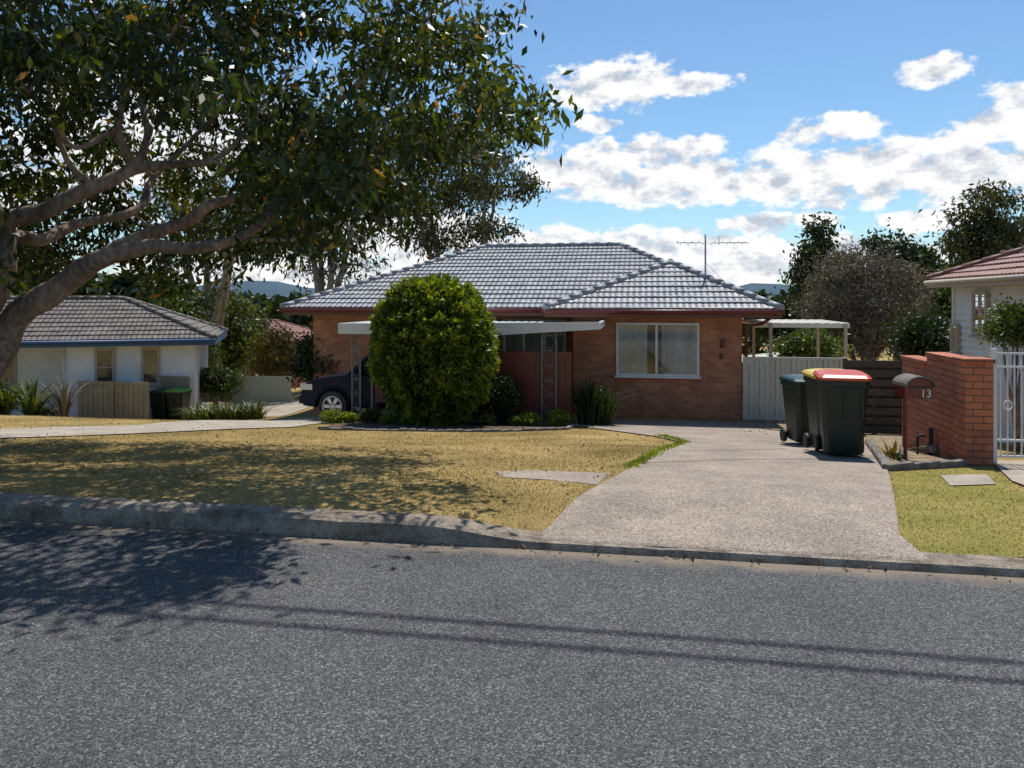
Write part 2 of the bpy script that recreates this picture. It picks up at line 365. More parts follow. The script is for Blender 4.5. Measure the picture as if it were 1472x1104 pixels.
# kerbs
kb=MB()
def kerb(u0,u1,flip=False):
    st=.12; nn=int((u1-u0)/st); prev=None
    for i in range(nn+1):
        u=u0+i*st; h=kh(u) if not flip else .12
        jt=.006 if abs((u/2.4)%1)<.06 else 0
        w=(noise.noise(Vector((u*1.7,0,3)))*.02+noise.noise(Vector((u*6,0,3)))*.012)*(h/.14)
        prof=[(5.49+w,-.03),(5.50+w,h*.45-jt),(5.512+w*.8,h*.86-jt),(5.55,h-jt),(5.65,h+.004-jt),(5.735,h+.003-jt),(5.74,h-.05)]
        if flip: prof=[(-3.19-(a-5.49),b) for a,b in prof]
        row=[(u,a+0,b) for a,b in prof]
        k=len(kb.v); kb.v+=row
        if prev is not None:
            for j in range(len(row)-1):
                kb.f.append((prev+j,k+j,k+j+1,prev+j+1)); kb.m.append(0); kb.sm.append(j in(3,4))
        prev=k
kerb(-40,30); kb.obj('kerb',M['kerb'])
kb=MB(); kerb(-40,30,True); kb.obj('kerb',M['kerb'])

# ---------------------------------------------------------------- roofs
def roof_plane(mb,pts,m=0,course=.33):
    pts=[Vector(p) for p in pts]; e=(pts[1]-pts[0]).normalized()
    n=None
    for i in range(2,len(pts)):
        n=(pts[1]-pts[0]).cross(pts[i]-pts[0])
        if n.length>1e-3: break
    n.normalize()
    if n.z<0:n=-n
    t=n.cross(e)
    if t.z<0:t=-t
    q=[((p-pts[0]).dot(e),(p-pts[0]).dot(t)) for p in pts]; tm=max(b for a,b in q)
    def rng(tt):
        tt=min(max(tt,1e-4),tm-1e-4); xs=[]
        for i in range(len(q)):
            (a,b),(c,d)=q[i],q[(i+1)%len(q)]
            if (b-tt)*(d-tt)<0: xs.append(a+(c-a)*(tt-b)/(d-b))
        return (min(xs),max(xs)) if xs else (0,0)
    def W(s,tt,h): return pts[0]+e*s+t*tt+n*h
    def pf(s): return .014*abs(math.sin(math.pi*s/.15))**.7
    nc=max(1,round(tm/course)); cs=tm/nc; ds=.0375
    for j in range(nc):
        t0,t1=j*cs,(j+1)*cs; a0,b0=rng(t0); a1,b1=rng(t1)
        lo,hi=min(a0,a1),max(b0,b1); i0=math.floor(lo/ds); i1=math.ceil(hi/ds); k=len(mb.v); cnt=0
        for i in range(i0,i1+1):
            s=i*ds; sb=min(max(s,a0),b0); stp=min(max(s,a1),b1)
            jt=.005*math.sin(i//8*12.9+j*78.2)
            mb.v.append(tuple(W(sb,t0-.02,.0))); mb.v.append(tuple(W(sb,t0-.02,.038+pf(sb)+jt))); mb.v.append(tuple(W(stp,t1,.004+pf(stp)))); cnt+=1
        for i in range(cnt-1):
            x=k+3*i
            mb.f.append((x,x+3,x+4,x+1)); mb.f.append((x+1,x+4,x+5,x+2)); mb.m+=[m,m]; mb.sm+=[False,False]
def caps(mb,A,B,m=1,r=.10):
    A=Vector(A);B=Vector(B); L=(B-A).length; n=max(1,int(L/.38)); d=(B-A)/n
    for i in range(n):
        p=A+d*i+Vector((0,0,.02)); mb.tube([p-d*.06,p+d*1.0],[r*1.1,r*.9],m,n=10)
def hiproof(mb,u0,u1,v0,v1,z,sl=.4):
    D=(v1-v0)/2; W=(u1-u0)/2; r=min(D,W); h=r*sl
    if W>=D: R1=(u0+D,v0+D,z+h);R2=(u1-D,v0+D,z+h)
    else: R1=(u0+W,v0+W,z+h);R2=(u0+W,v1-W,z+h)
    A=(u0,v0,z);B=(u1,v0,z);C=(u1,v1,z);E=(u0,v1,z)
    if W>=D:
        roof_plane(mb,[A,B,R2,R1]);roof_plane(mb,[C,E,R1,R2]);roof_plane(mb,[B,C,R2]);roof_plane(mb,[E,A,R1])
        for a,b in((A,R1),(E,R1),(B,R2),(C,R2),(R1,R2)): caps(mb,a,b)
    else:
        roof_plane(mb,[A,B,R1]);roof_plane(mb,[C,E,R2]);roof_plane(mb,[B,C,R2,R1]);roof_plane(mb,[E,A,R1,R2])
        for a,b in((A,R1),(B,R1),(C,R2),(E,R2),(R1,R2)): caps(mb,a,b)
    mb.poly([(u0,v0,z-.02),(u1,v0,z-.02),(u1,v1,z-.02),(u0,v1,z-.02)],m=2)
def window(mb,u0,u1,z0,z1,v,side=False,mull=(0.5,),fr=.055,trans=None,sill=True,gap=None):
    def bx(a,b,c,d,e,f,m):
        if side: mb.box(c,d,a,b,e,f,m)
        else: mb.box(a,b,c,d,e,f,m)
    if u0>u1: u0,u1=u1,u0
    bx(u0,u1,v-.06,v+.01,z1-fr,z1,0); bx(u0,u1,v-.06,v+.01,z0,z0+fr,0)
    bx(u0,u0+fr,v-.06,v+.01,z0+fr,z1-fr,0); bx(u1-fr,u1,v-.06,v+.01,z0+fr,z1-fr,0)
    for q in mull:
        x=u0+(u1-u0)*q; bx(x-fr*.5,x+fr*.5,v-.055,v+.01,z0+fr,z1-fr,0)
    if trans:
        zz=z0+(z1-z0)*trans; bx(u0+fr,u1-fr,v-.05,v+.01,zz-.02,zz+.02,0)
    if sill: bx(u0-.04,u1+.04,v-.09,v+.01,z0-.05,z0-.002,0)
    a,b=u0+fr,u1-fr
    P=[(a,z0+fr),(b,z0+fr),(b,z1-fr),(a,z1-fr)]
    mb.poly([((v-.035,x,z) if side else (x,v-.035,z)) for x,z in P],m=1)
    n=max(2,int((b-a)/.035)); prev=None
    for i in range(n+1):
        x=a+(b-a)*i/n; y=v-.016+.008*math.sin(i*1.9)+.003*math.sin(i*.7)
        cur=[(x,y,z0+fr),(x,y,z1-fr)]
        if side: cur=[(c[1],c[0],c[2]) for c in cur]
        dk=gap and any(g0<(i/n)<g1 for g0,g1 in gap)
        if prev: mb.poly([prev[0],cur[0],cur[1],prev[1]],m=3 if dk else 2)
        prev=cur

# ---------------- main brick house
H=empty('brick_house')
ez=1.56; z=ez
A=(-10.05,20,z);K=(-2.5,20,z);Fc=(3.0,18.75,z);Gc=(-2.5,18.75,z);C=(3.0,29.8,z);B=(-10.05,29.8,z)
rise=1.95; R1=(-5.3,24.9,z+rise);R2=(-.9,24.9,z+rise)
slR=rise/(3.0+.9); slF=rise/4.9
uP=(slR*3.0-slF*2.5)/(slR+slF); rz=slR*(3.0-uP)
Pp=(uP,18.75+rz/.43,z+rz); T=(uP,20+rz/slF,z+rz)
mb=MB()
roof_plane(mb,[A,K,T,R2,R1]);roof_plane(mb,[K,Gc,Pp,T]);roof_plane(mb,[Gc,Fc,Pp]);roof_plane(mb,[Fc,C,R2,T,Pp]);roof_plane(mb,[C,B,R1,R2]);roof_plane(mb,[B,A,R1])
for a,b in((A,R1),(B,R1),(C,R2),(T,R2),(R1,R2),(Fc,Pp),(Gc,Pp),(Pp,T)): caps(mb,a,b)
mb.poly([(-10.05,20,z-.03),(-2.5,20,z-.03),(-2.5,18.75,z-.03),(3,18.75,z-.03),(3,29.8,z-.03),(-10.05,29.8,z-.03)],m=2)
mb.obj('roof',[M['tile'],M['tilecap'],M['soffit']],H)
mb=MB()
def gut(p,q,zt,m=0):
    (x0,y0),(x1,y1)=p,q
    if abs(y0-y1)<1e-6: mb.box(x0,x1,y0-.0,y0+.03,zt-.2,zt-.035,m); mb.tube([(x0,y0-.05,zt-.06),(x1,y0-.05,zt-.06)],.055,m+1,8)
    else: mb.box(x0,x0+.03,y0,y1,zt-.2,zt-.035,m); sg=.05 if x0>0 else -.05; mb.tube([(x0+sg,y0,zt-.06),(x0+sg,y1,zt-.06)],.055,m+1,8)
gut((-10.05,20),(-2.5,20),z);gut((-2.5,18.75),(3.0,18.75),z);gut((-2.53,18.78),(-2.53,20),z);gut((3.0,18.75),(3.0,29.8),z);gut((-10.05,20),(-10.05,29.8),z)
mb.tube([(2.9,18.75,z-.12),(2.62,19.1,z-.35),(2.3,19.3,z-.42),(2.27,19.3,-1.1)],.04,1,8)
mb.obj('fascia_and_gutter',[M['fascia'],M['maroon']],H)
mb=MB()
WB=-1.6
uw0=pv(824,19.35)
mb.box(uw0,2.2,19.35,29.2,WB,z-.035)
mb.box(-9.4,uw0-.001,20.6,29.19,WB,z-.036)
mb.obj('walls',M['brick'],H)
mb=MB()
ww0,ww1=pv(886,19.35),pv(1005,19.35)
window(mb,ww0,ww1,-.09,1.22,19.35,mull=(.49,),gap=((.38,.49),(.49,.56)))
window(mb,-3.9,-2.2,.2,1.25,20.6,mull=(.33,.66))
window(mb,-7.6,-5.2,.1,1.25,20.6,mull=(.33,.66))
mb.obj('windows',[M['white'],M['glass'],M['curtain'],M['dark']],H)
mb=MB()
mb.box(-4.95,-4.1,20.55,20.61,-1.0,1.08,0); mb.box(-5.02,-4.03,20.57,20.615,1.08,1.15,1)
mb.tube([(-4.2,20.53,.05),(-4.2,20.5,.05)],.03,1); mb.obj('door',[M['maroon'],M['white']],H)
mb=MB(); mb.box(ww0-.03,ww1+.03,19.31,19.36,-.23,-.142); mb.obj('brick_sill',M['brick2'],H)
mb=MB(); x=pv(1037,19.35); mb.tube([(x,19.3,.35),(x,19.3,.47)],.045); mb.tube([(x+.02,19.26,.62),(x+.02,19.26,.80)],.05,0,10); mb.obj('wall_light',M['fascia'],H)
AT=MB(); ax,ay,_=pt(1014,400,20.0); az0=1.9
top=pt(1014,337,20.0).z; AT.tube([(ax,ay,az0),(ax,ay,top)],.022,0)
bz=pt(1014,349,20).z
dx=Vector((CY,SY,0)).normalized(); P0=Vector((ax,ay,bz))
AT.tube([P0-dx*.75+Vector((0,0,.0)),P0+dx*1.1],.013,0,6)
for i,q in enumerate((-.7,-.5,-.3,-.12,.1,.3,.5,.7,.9,1.05)):
    dy=Vector((-SY,CY,.25)).normalized()*(.32-.012*i); AT.tube([P0+dx*q-dy,P0+dx*q+dy],.008,0,5)
AT.tube([P0+dx*.35+Vector((0,0,-.05)),P0+dx*.35+Vector((0,0,.18))],.01,0,5)
AT.tube([(ax,ay,bz-.5),(ax+.5,ay+.6,2.3)],.006,0,5)
AT.obj('tv_antenna',[M['galv']],H)

# ---------------- carport
CP=empty('carport'); mb=MB()
cu0=pv(486,16.9); cu1=pv(862,16.9); cm=pv(700,16.9)
def prism(a,b,za0,za1,zb0,zb1,y0,y1,m=0):
    mb.extr([(a,za0),(b,zb0),(b,zb1),(a,za1)],y0,y1,m)
prism(cu0,cm,1.0,1.24,.98,1.27,16.9,16.95); prism(cm,cu1,.98,1.27,1.14,1.30,16.9,16.95)
mb.box(cu0,cu0+.05,16.95,20.5,1.0,1.24,0); mb.box(cu1-.05,cu1,16.95,19.3,1.14,1.29,0)
n=int((cu1-cu0)/.1)
for i in range(n):
    a=cu0+(cu1-cu0)*i/n; b=cu0+(cu1-cu0)*(i+1)/n; h=.02 if i%2 else 0
    mb.box(a,b,16.96,19.32 if b>uw0-.05 else 20.58,1.18+h,1.20+h,0)
mb.obj('roof',[M['white']],CP)
def orn(u,v,ztop,w=.3):
    mb=MB(); zb=g(u,v)
    for s_ in(-w/2,w/2): mb.box(u+s_-.014,u+s_+.014,v-.014,v+.014,zb,ztop)
    hh=ztop-zb; k=6
    for i in range(k):
        zc=zb+hh*(i+.5)/k; r=.4*hh/k
        pts=[(u+math.sin(t)*w*.42,v,zc+math.cos(t)*r) for t in np.linspace(0,2*math.pi,13)]
        mb.tube(pts,.008,0,5,cap=False)
        mb.box(u-w/2+.014,u+w/2-.014,v-.008,v+.008,zb+hh*(i+1)/k-.02,zb+hh*(i+1)/k-.005)
    mb.obj('ornamental_post',M['iron'],CP)
orn(pv(511,16.95),17.0,1.0,.2); orn(pv(789,16.95),17.0,1.02,.32)
mb=MB(); 
x=pv(535,17.05); mb.box(x-.02,x+.02,17.02,17.06,g(x,17.05),1.0)
q=cu0+.1; mb.box(q-.03,q+.03,20.2,20.26,-1.3,1.0)
mb.obj('post',M['iron'],CP)
mb=MB(); su0=pv(537,17.12);su1=pv(822,17.12)
n=int((su1-su0)/.14)
for i in range(n):
    a=su0+(su1-su0)*i/n; b=su0+(su1-su0)*(i+1)/n; mb.box(a+.004,b-.004,17.10+.004*(i%2),17.13,-.60 if a<pv(700,17.12) else -.95,.60)
mb.box(su0,su1,17.07,17.095,.50,.63); mb.box(su0,su1,17.07,17.095,-.58,-.50)
for q in(su0+.04,(su0+su1)/2,su1-.04): mb.box(q-.035,q+.035,17.135,17.2,g(q,17.15),.64)
mb.obj('maroon_screen_fence',M['maroon'])

# ---------------- ute
def ute():
    E=empty('parked_pickup'); x0=pv(432,17.35); y0=17.35; zg=g(-6.5,18)+.016
    T4=Matrix.Translation((x0,y0,zg)); W=1.78
    def arc(cx,r,n=10): return [(cx+r*math.cos(t),.38+r*math.sin(t)) for t in np.linspace(math.pi,0,n)]
    low=[(.06,.38),(.40,.34)]+arc(.82,.43)+[(3.38,.34)]+arc(3.82,.43)+[(4.85,.42),(4.9,.62),(4.9,1.08),(4.86,1.12),(1.3,1.14),(.75,1.09),(.3,1.0),(.08,.9),(.0,.68)]
    mb=MB(); mb.extr(low,0,W,0,'y',T4); b=mb.obj('body',M['carpaint'],E,bevel=.045)
    mb=MB()
    def lp(pts): return [T4@Vector(p) for p in pts]
    bot=[(1.12,.04,1.12),(3.5,.04,1.12),(3.5,W-.04,1.12),(1.12,W-.04,1.12)]; tp=[(1.80,.2,1.75),(3.28,.2,1.75),(3.28,W-.2,1.75),(1.80,W-.2,1.75)]
    B_=lp(bot);T_=lp(tp)
    mb.poly(T_);mb.poly(B_)
    for i in range(4): j=(i+1)%4; mb.poly([B_[i],B_[j],T_[j],T_[i]])
    me=mb.obj('cabin',M['carpaint'],E); 
    bm=bmesh.new(); bm.from_mesh(me.data); bmesh.ops.remove_doubles(bm,verts=bm.verts,dist=1e-4); bmesh.ops.recalc_face_normals(bm,faces=bm.faces); bm.to_mesh(me.data); bm.free()
    md=me.modifiers.new('b','BEVEL'); md.width=.05; md.segments=3
    mb=MB()
    def side(y,o):
        def Q(x,zz):
            f=(zz-1.12)/.63; return T4@Vector((x,(.04+.16*f) - o if y==0 else W-(.04+.16*f)+o,zz))
        for a,b,c,d in((1.42,2.32,1.93,2.32),(2.40,3.3,2.40,3.14)):
            mb.poly([Q(a,1.18),Q(b,1.18),Q(d,1.67),Q(c,1.67)])
    side(0,.012);side(1,.012)
    mb.poly(lp([(1.155,.14,1.18),(1.155,W-.14,1.18),(1.72,W-.24,1.70),(1.72,.24,1.70)]))
    mb.obj('windows',M['carglass'],E)
    mb=MB()
    for cx in(.82,3.82):
        for y in(.0,W-.24):
            c0=T4@Vector((cx,y,.38)); c1=T4@Vector((cx,y+.24,.38))
            mb.tube([c0+Vector((0,-.012,0)),c0+Vector((0,.02,0)),c1-Vector((0,.02,0)),c1],[.34,.38,.38,.34],0,28)
            f0=c0+Vector((0,-.02,0))
            mb.tube([f0,f0+Vector((0,.015,0))],[.07,.09],1,16)
            mb.tube([f0+Vector((math.cos(t)*.235,0,math.sin(t)*.235)) for t in np.linspace(0,2*math.pi,25)],.025,1,6,cap=False)
            for k in range(6):
                t=k*math.pi/3; d=Vector((math.cos(t),0,math.sin(t)));p=Vector((-math.sin(t),0,math.cos(t)))
                mb.poly([f0+d*.05+p*.03,f0+d*.23+p*.045,f0+d*.23-p*.045,f0+d*.05-p*.03],m=1)
    mb.obj('wheels',[M['black'],M['rim']],E)
    mb=MB()
    def bx(*a,m=0): mb.box(*a,m,T4)
    bx(-.06,.12,.05,W-.05,.42,.60,m=3)
    bx(-.02,.05,.5,W-.5,.66,.88,m=1)
    bx(-.005,.30,-.008,.3,.76,.90,m=2); bx(-.005,.30,W-.3,W+.008,.76,.90,m=2)
    bx(1.45,3.35,-.10,.06,.30,.36,m=0)
    bx(1.45,1.58,-.2,-.03,1.16,1.34,m=3); bx(2.15,2.29,-.015,.0,.94,.98,m=0); bx(3.05,3.19,-.015,.0,.94,.98,m=0)
    for xx in(1.3,2.36,3.30,3.52): bx(xx-.006,xx+.006,-.004,.0,.42,1.08,m=1)
    for cx in(.82,3.82):
        pts=[T4@Vector((cx+.45*math.cos(t),.0,.38+.45*math.sin(t))) for t in np.linspace(math.pi,0,14)]
        mb.tube(pts,.028,3,6)
    bx(4.88,5.0,.1,W-.1,.42,.56,m=0)
    bx(4.0,4.8,.1,W-.1,1.1,1.16,m=1)
    mb.obj('trim',[M['chrome'],M['black'],M['rim'],M['carpaint']],E)
ute()

# ---------------- bins
def bin_(u,v,lid,rot=0,sc=1.0,body='binbody'):
    E=empty('wheelie_bin'); zb=g(u,v)+.02; T4=Matrix.Translation((u,v,zb))@Matrix.Rotation(rot,4,'Z')@Matrix.Scale(sc,4)
    mb=MB()
    def ring(w,d,y,zz,b=.05):
        w/=2;d/=2
        return [T4@Vector((sx*w-(sx*b if k else 0),y+sy*d-(0 if k else sy*b),zz)) for sx,sy,k in((-1,-1,1),(1,-1,1),(1,-1,0),(1,1,0),(1,1,1),(-1,1,1),(-1,1,0),(-1,-1,0))]
    rings=[ring(.44,.46,0,.06),ring(.46,.50,0,.2),ring(.55,.66,0,.90),ring(.58,.70,0,.91),ring(.58,.70,0,.985)]
    for a,b in zip(rings,rings[1:]):
        for i in range(8): j=(i+1)%8; mb.poly([a[i],a[j],b[j],b[i]])
    mb.poly(rings[0]); 
    for sx in(-.2,0,.2): mb.box(sx-.012,sx+.012,-.335,-.31,.5,.86,0,T4)
    mb.obj('body',M[body],E)
    mb=MB(); R=[ring(.61,.74,0,.987),ring(.62,.75,0,1.02),ring(.57,.66,.02,1.05),ring(.40,.42,.04,1.075)]
    for a,b in zip(R,R[1:]):
        for i in range(8): j=(i+1)%8; mb.poly([a[i],a[j],b[j],b[i]])
    mb.poly(R[-1]); mb.poly(R[0])
    mb.tube([T4@Vector((-.25,.40,1.0)),T4@Vector((.25,.40,1.0))],.018,0)
    mb.obj('lid',lid,E,bevel=.008)
    mb=MB()
    for sx in(-1,1):
        mb.tube([T4@Vector((sx*.24,.24,.1)),T4@Vector((sx*.29,.24,.1))],.1*sc,0,18)
    mb.tube([T4@Vector((-.28,.24,.1)),T4@Vector((.28,.24,.1))],.015,0)
    mb.obj('wheels',M['black'],E)
p=gpt(1217,660); bin_(p[0],p[1]+.28,M['lidred'],rad(-6),1.06)
p=gpt(1164,642); bin_(p[0],p[1]+.3,M['lidgrn'],rad(12),1.04)
P_=pt(1196,0,11.0); bin_(P_.x,P_.y,M['lidyel'],rad(3),1.08)
vb=21.55
for px,l in((233,'lidgrn'),(257,'lidlime')): bin_(pv(px,vb),vb,M[l],rad(4),.92)

# ---------------- right boundary
mb=MB(); fu0=2.24; fu1=pv(1215,19.25); ft=pt(1140,513,18.5).z
n=int((fu1-fu0)/.12)
for i in range(n):
    a=fu0+(fu1-fu0)*i/n; w=(fu1-fu0)/n
    k=(i%3==0)*.03
    mb.box(a+.004,a+w*.62,19.24-k,19.27,-1.15,ft-.06); mb.box(a+w*.62,a+w,19.255,19.275,-1.15,ft-.06)
mb.box(fu0,fu1,19.22,19.29,ft-.06,ft); mb.box(fu0,fu1,19.22,19.285,-1.12,-1.06)
for q in(fu0,(fu0+fu1)/2,fu1): mb.box(q-.03,q+.03,19.205,19.30,-1.2,ft+.01)
mb.obj('steel_panel_fence',M['cream'])
ga=gpt(1240,630); gv=ga[1]+1.2
mb=MB(); gu0=pv(1213,gv); gu1=pv(1299,gv)+.05; gz=g(gu0,gv); gt=HC-(516-HY)/F*(gv/1.066)
n=8; hh=(gt-gz)/n
for i in range(n): mb.box(gu0,gu1,gv,gv+.025,gz+hh*i+.02,gz+hh*(i+1)-.03)
mb.box(gu0,gu1,gv+.085,gv+.10,gz,gt-.04)
for q in(gu0+.04,gu1-.05,(gu0+gu1)/2): mb.box(q-.04,q+.04,gv+.028,gv+.08,gz,gt)
mb.obj('timber_slat_gate',M['timber'])
wu=3.87; mb=MB(); 
mb.box(wu,wu+.32,10.45,10.82,-.5,1.0); mb.box(wu+.03,wu+.26,10.82,11.9,-.6,.985); mb.box(wu+.031,wu+.261,11.9,13.0,-.8,.86)
W_=empty('brick_boundary_wall'); mb.obj('brickwork',M['brick2'],W_)
mb=MB(); mb.box(wu-.02,wu+.34,10.43,10.84,1.0,1.06); mb.box(wu+.01,wu+.28,10.84,11.92,.985,1.045); mb.box(wu+.01,wu+.28,11.921,13.02,.86,.92)
mb.obj('coping',M['brick2'],W_,bevel=.008)
LB=empty('letterbox'); p=gpt(1302,663); lx,ly=p; lz=g(lx,ly); Yc=w2px((lx,ly,0))[2]
mb=MB(); top=HC-(541-HY)/F*Yc; bt=HC-(571-HY)/F*Yc
T4=Matrix.Translation((lx+.10,ly,0))@Matrix.Rotation(rad(8),4,'Z')
mb.box(-.13,-.095,-.02,.015,lz,bt,0,T4)
w=.18; ar=[(-w,bt),(w,bt)]+[(w*math.cos(t),top-.12+.12*math.sin(t)) for t in np.linspace(0,math.pi,10)]
mb.extr(ar,-.14,.16,0,'y',T4); 
ar=[(w*1.08*math.cos(t),top-.11+.13*math.sin(t)) for t in np.linspace(0,math.pi,12)]
ar2=ar+[(w*1.0*math.cos(t),top-.12+.122*math.sin(t)) for t in np.linspace(math.pi,0,12)]
mb.extr(ar2,-.19,.2,1,'y',T4); mb.box(-.12,.12,-.146,-.14,top-.13,top-.11,2,T4)
mb.obj('box_and_post',[M['maroon'],M['stone'],M['dark']],LB)
cu=bpy.data.curves.new('number','FONT'); cu.body='13'; cu.size=.14; cu.extrude=.003; to=bpy.data.objects.new('number',cu); bpy.context.scene.collection.objects.link(to)
to.matrix_world=T4@Matrix.Translation((.01,-.146,bt+.02))@Matrix.Rotation(rad(90),4,'X'); cu.materials.append(M['white']); to.parent=LB
mb=MB(); p=gpt(1338,657); zz=g(*p)
mb.tube([(p[0]-.14,p[1]+.1,zz),(p[0]-.14,p[1]+.1,zz+.24),(p[0]-.1,p[1]+.1,zz+.28),(p[0]-.05,p[1]+.1,zz+.28)],.018,0,8)
mb.tube([(p[0],p[1],zz),(p[0],p[1],zz+.34),(p[0]-.0,p[1],zz+.4)],.03,0,10)
mb.tube([(p[0]-.14,p[1]+.02,zz+.12),(p[0]+.05,p[1]+.02,zz+.12)],.03,1,10); mb.tube([(p[0]+.02,p[1]-.05,zz+.07),(p[0]+.02,p[1]-.05,zz+.18)],.06,1,14)
mb.obj('water_meter',[M['black'],M['stone']])
mb=MB()
e=[gpt(1248,641),gpt(1262,660),gpt(1274,677),gpt(1330,674),gpt(1386,671)]
for a,b in zip(e,e[1:]):
    n=3
    for i in range(n):
        p=Vector((a[0]+(b[0]-a[0])*i/n,a[1]+(b[1]-a[1])*i/n,0)); q=Vector((a[0]+(b[0]-a[0])*(i+.96)/n,a[1]+(b[1]-a[1])*(i+.96)/n,0)); d=(q-p)
        ang=math.atan2(d.y,d.x); T4=Matrix.Translation((p.x,p.y,(g(p.x,p.y)+g(q.x,q.y))/2))@Matrix.Rotation(ang,4,'Z')
        mb.box(0,d.length,-.04,.05,-.05,.09+random.uniform(-.01,.01),0,T4)
mb.obj('garden_edging',M['stone'],bevel=.012)
mb=MB()
e=[gpt(458,617),gpt(560,620),gpt(640,621),gpt(720,621),gpt(815,618),gpt(828,613)]
for a,b in zip(e,e[1:]):
    n=6
    for i in range(n):
        p=Vector((a[0]+(b[0]-a[0])*i/n,a[1]+(b[1]-a[1])*i/n,0)); q=Vector((a[0]+(b[0]-a[0])*(i+.9)/n,a[1]+(b[1]-a[1])*(i+.9)/n,0)); d=(q-p)
        T4=Matrix.Translation((p.x,p.y,g(p.x,p.y)))@Matrix.Rotation(math.atan2(d.y,d.x)+random.uniform(-.08,.08),4,'Z')
        mb.box(0,d.length,-.04,.04,-.05,random.uniform(.03,.06),0,T4)
mb.obj('garden_edging',M['stone'],bevel=.015)
mb=MB(); gy=10.6; u0=wu+.38; u1=u0+2.0; gz=g(u0,gy); gt=pt(1450,503,9.75).z
mb.box(u0-.03,u0+.03,gy-.03,gy+.03,gz,gt+.02)
for q in range(1,25):
    x=u0+.08*q; mb.tube([(x,gy,gz+.1),(x,gy,gt-.05)],.010,0,6)
    if q%3==2:
        for zc in(gz+.75,): mb.tube([(x+math.cos(t)*.05,gy-.012,zc+math.sin(t)*.06) for t in np.linspace(0,2*math.pi,11)],.008,0,5,cap=False)
for zz in(gz+.1,gz+.3,gt-.22,gt-.05): mb.box(u0,u1,gy-.014,gy+.014,zz,zz+.026)
mb.box(u1-.03,u1+.03,gy-.03,gy+.03,gz,gt+.02)
mb.obj('white_iron_gate',M['white'])

# pergola
PG=empty('pergola'); mb=MB()
b=pt(1219,470,19.3)
mb.box(2.6,b.x,20.3,20.36,b.z-.02,b.z+.08); mb.box(2.6,b.x,23.5,23.56,b.z-.02,b.z+.08)
mb.box(b.x-.05,b.x,20.36,23.5,b.z-.02,b.z+.08)
for q in range(20): x=2.6+(b.x-2.6)*q/20; mb.box(x,x+.09,20.25,23.6,b.z+.082+.01*(q%2),b.z+.095+.01*(q%2))
mb.obj('roof',M['offwhite'],PG)
mb=MB()
for x in(b.x-.1,3.0):
    for y in(20.3,23.5): mb.box(x-.04,x+.04,y-.04,y-.001,-1.4,b.z+.06)
mb.obj('posts',M['soffit'],PG)
mb=MB(); a=pt(1095,0,26); zt=pt(0,512,26).z; mb.box(a.x-.6,a.x+2.6,25,28,-1.6,zt-.12); mb.extr([(a.x-.8,zt-.12),(a.x+1,zt+.12),(a.x+2.8,zt-.12),(a.x+2.8,zt-.17),(a.x+1,zt+.07),(a.x-.8,zt-.17)],24.8,28.2,0); mb.obj('garden_shed',M['palegreen'])

# ---------------- left neighbour
H2=empty('white_house'); ROT=rad(27); cu_,cv_=pv(280,22.5),22.5; ez2=.56
H2.location=(cu_,cv_,0); H2.rotation_euler=(0,0,ROT)
def lk(px):
    t=math.atan((px-736)/F)-YAW; dx_,dy_=math.sin(t),math.cos(t)
    c_,s_=math.cos(ROT),math.sin(ROT)
    return -(cu_*dy_-cv_*dx_)/(c_*dy_-s_*dx_)
mb=MB()
Lw=lk(90)
hiproof(mb,-13.5,.62,-.6,5.6,ez2,.40); mb.obj('roof',[M['tile2'],M['tile2'],M['soffit']],H2)
mb=MB(); mb.box(-13.5,.62,-.63,-.6,ez2-.2,ez2-.0); mb.box(.62,.65,-.63,5.6,ez2-.2,ez2)
mb.tube([(-13.5,-.68,ez2-.05),(.67,-.68,ez2-.05)],.055,0); mb.obj('fascia',M['blue'],H2)
mb=MB(); mb.box(Lw,0,0,5,-3.2,ez2-.03); mb.box(-12.9,Lw-.001,1.3,5,-3.2,ez2-.03); mb.obj('walls',M['render'],H2)
mb=MB()
window(mb,lk(136),lk(166),-.90,.28,0,mull=(),trans=.5,fr=.08); window(mb,lk(203),lk(230),-.90,.28,0,mull=(),trans=.5,fr=.08)
window(mb,Lw-3.2,Lw-1.6,-.85,.25,1.3,mull=(.5,),fr=.07)
mb.obj('windows',[M['soffit'],M['glass'],M['blind'],M['dark']],H2)
mb=MB(); mb.tube([(Lw+.05,-.05,-3),(Lw+.05,-.05,ez2-.2)],.03,0,8); mb.obj('downpipe',M['render'],H2)
mb=MB(); vv_=20.7
x0,x1=pv(112,vv_),pv(214,vv_); n=14; zt=pt(160,550,vv_/.9).z
for i in range(n):
    a=x0+(x1-x0)*i/n; b=x0+(x1-x0)*(i+1)/n; mb.box(a+.01,b-.01,vv_+.012*(i%2),vv_+.03,g(a,vv_)-.1,zt)
mb.box(x0,x1,vv_-.03,vv_-.001,zt-.08,zt+.02); mb.box((x0+x1)/2-.04,(x0+x1)/2+.04,vv_-.05,vv_-.031,g(x0,vv_),zt+.03)
mb.obj('tan_fence',M['tan'])
mb=MB(); x0,x1=pv(214,22.0),pv(272,22.0); zt=pt(240,542,24.1).z; mb.box(x0,x1,22.0,22.04,g(x0,22.0)-.1,zt); mb.box(x0,x1,21.97,21.999,zt-.06,zt+.02)
for i in range(8): q=x0+(x1-x0)*i/8; mb.box(q,q+.03,21.98,21.999,-2.4,zt-.061)
mb.obj('pale_fence',M['tan'])
mb=MB(); A_=pt(268,0,27); B_=pt(420,0,27)
zt=pt(340,541,27).z
for i in range(60):
    t=i/60; x=A_.x+(B_.x-A_.x)*t; y=A_.y+(B_.y-A_.y)*t; mb.box(x-.03,x+.03,y-.01,y+.01,zt-.9,zt)
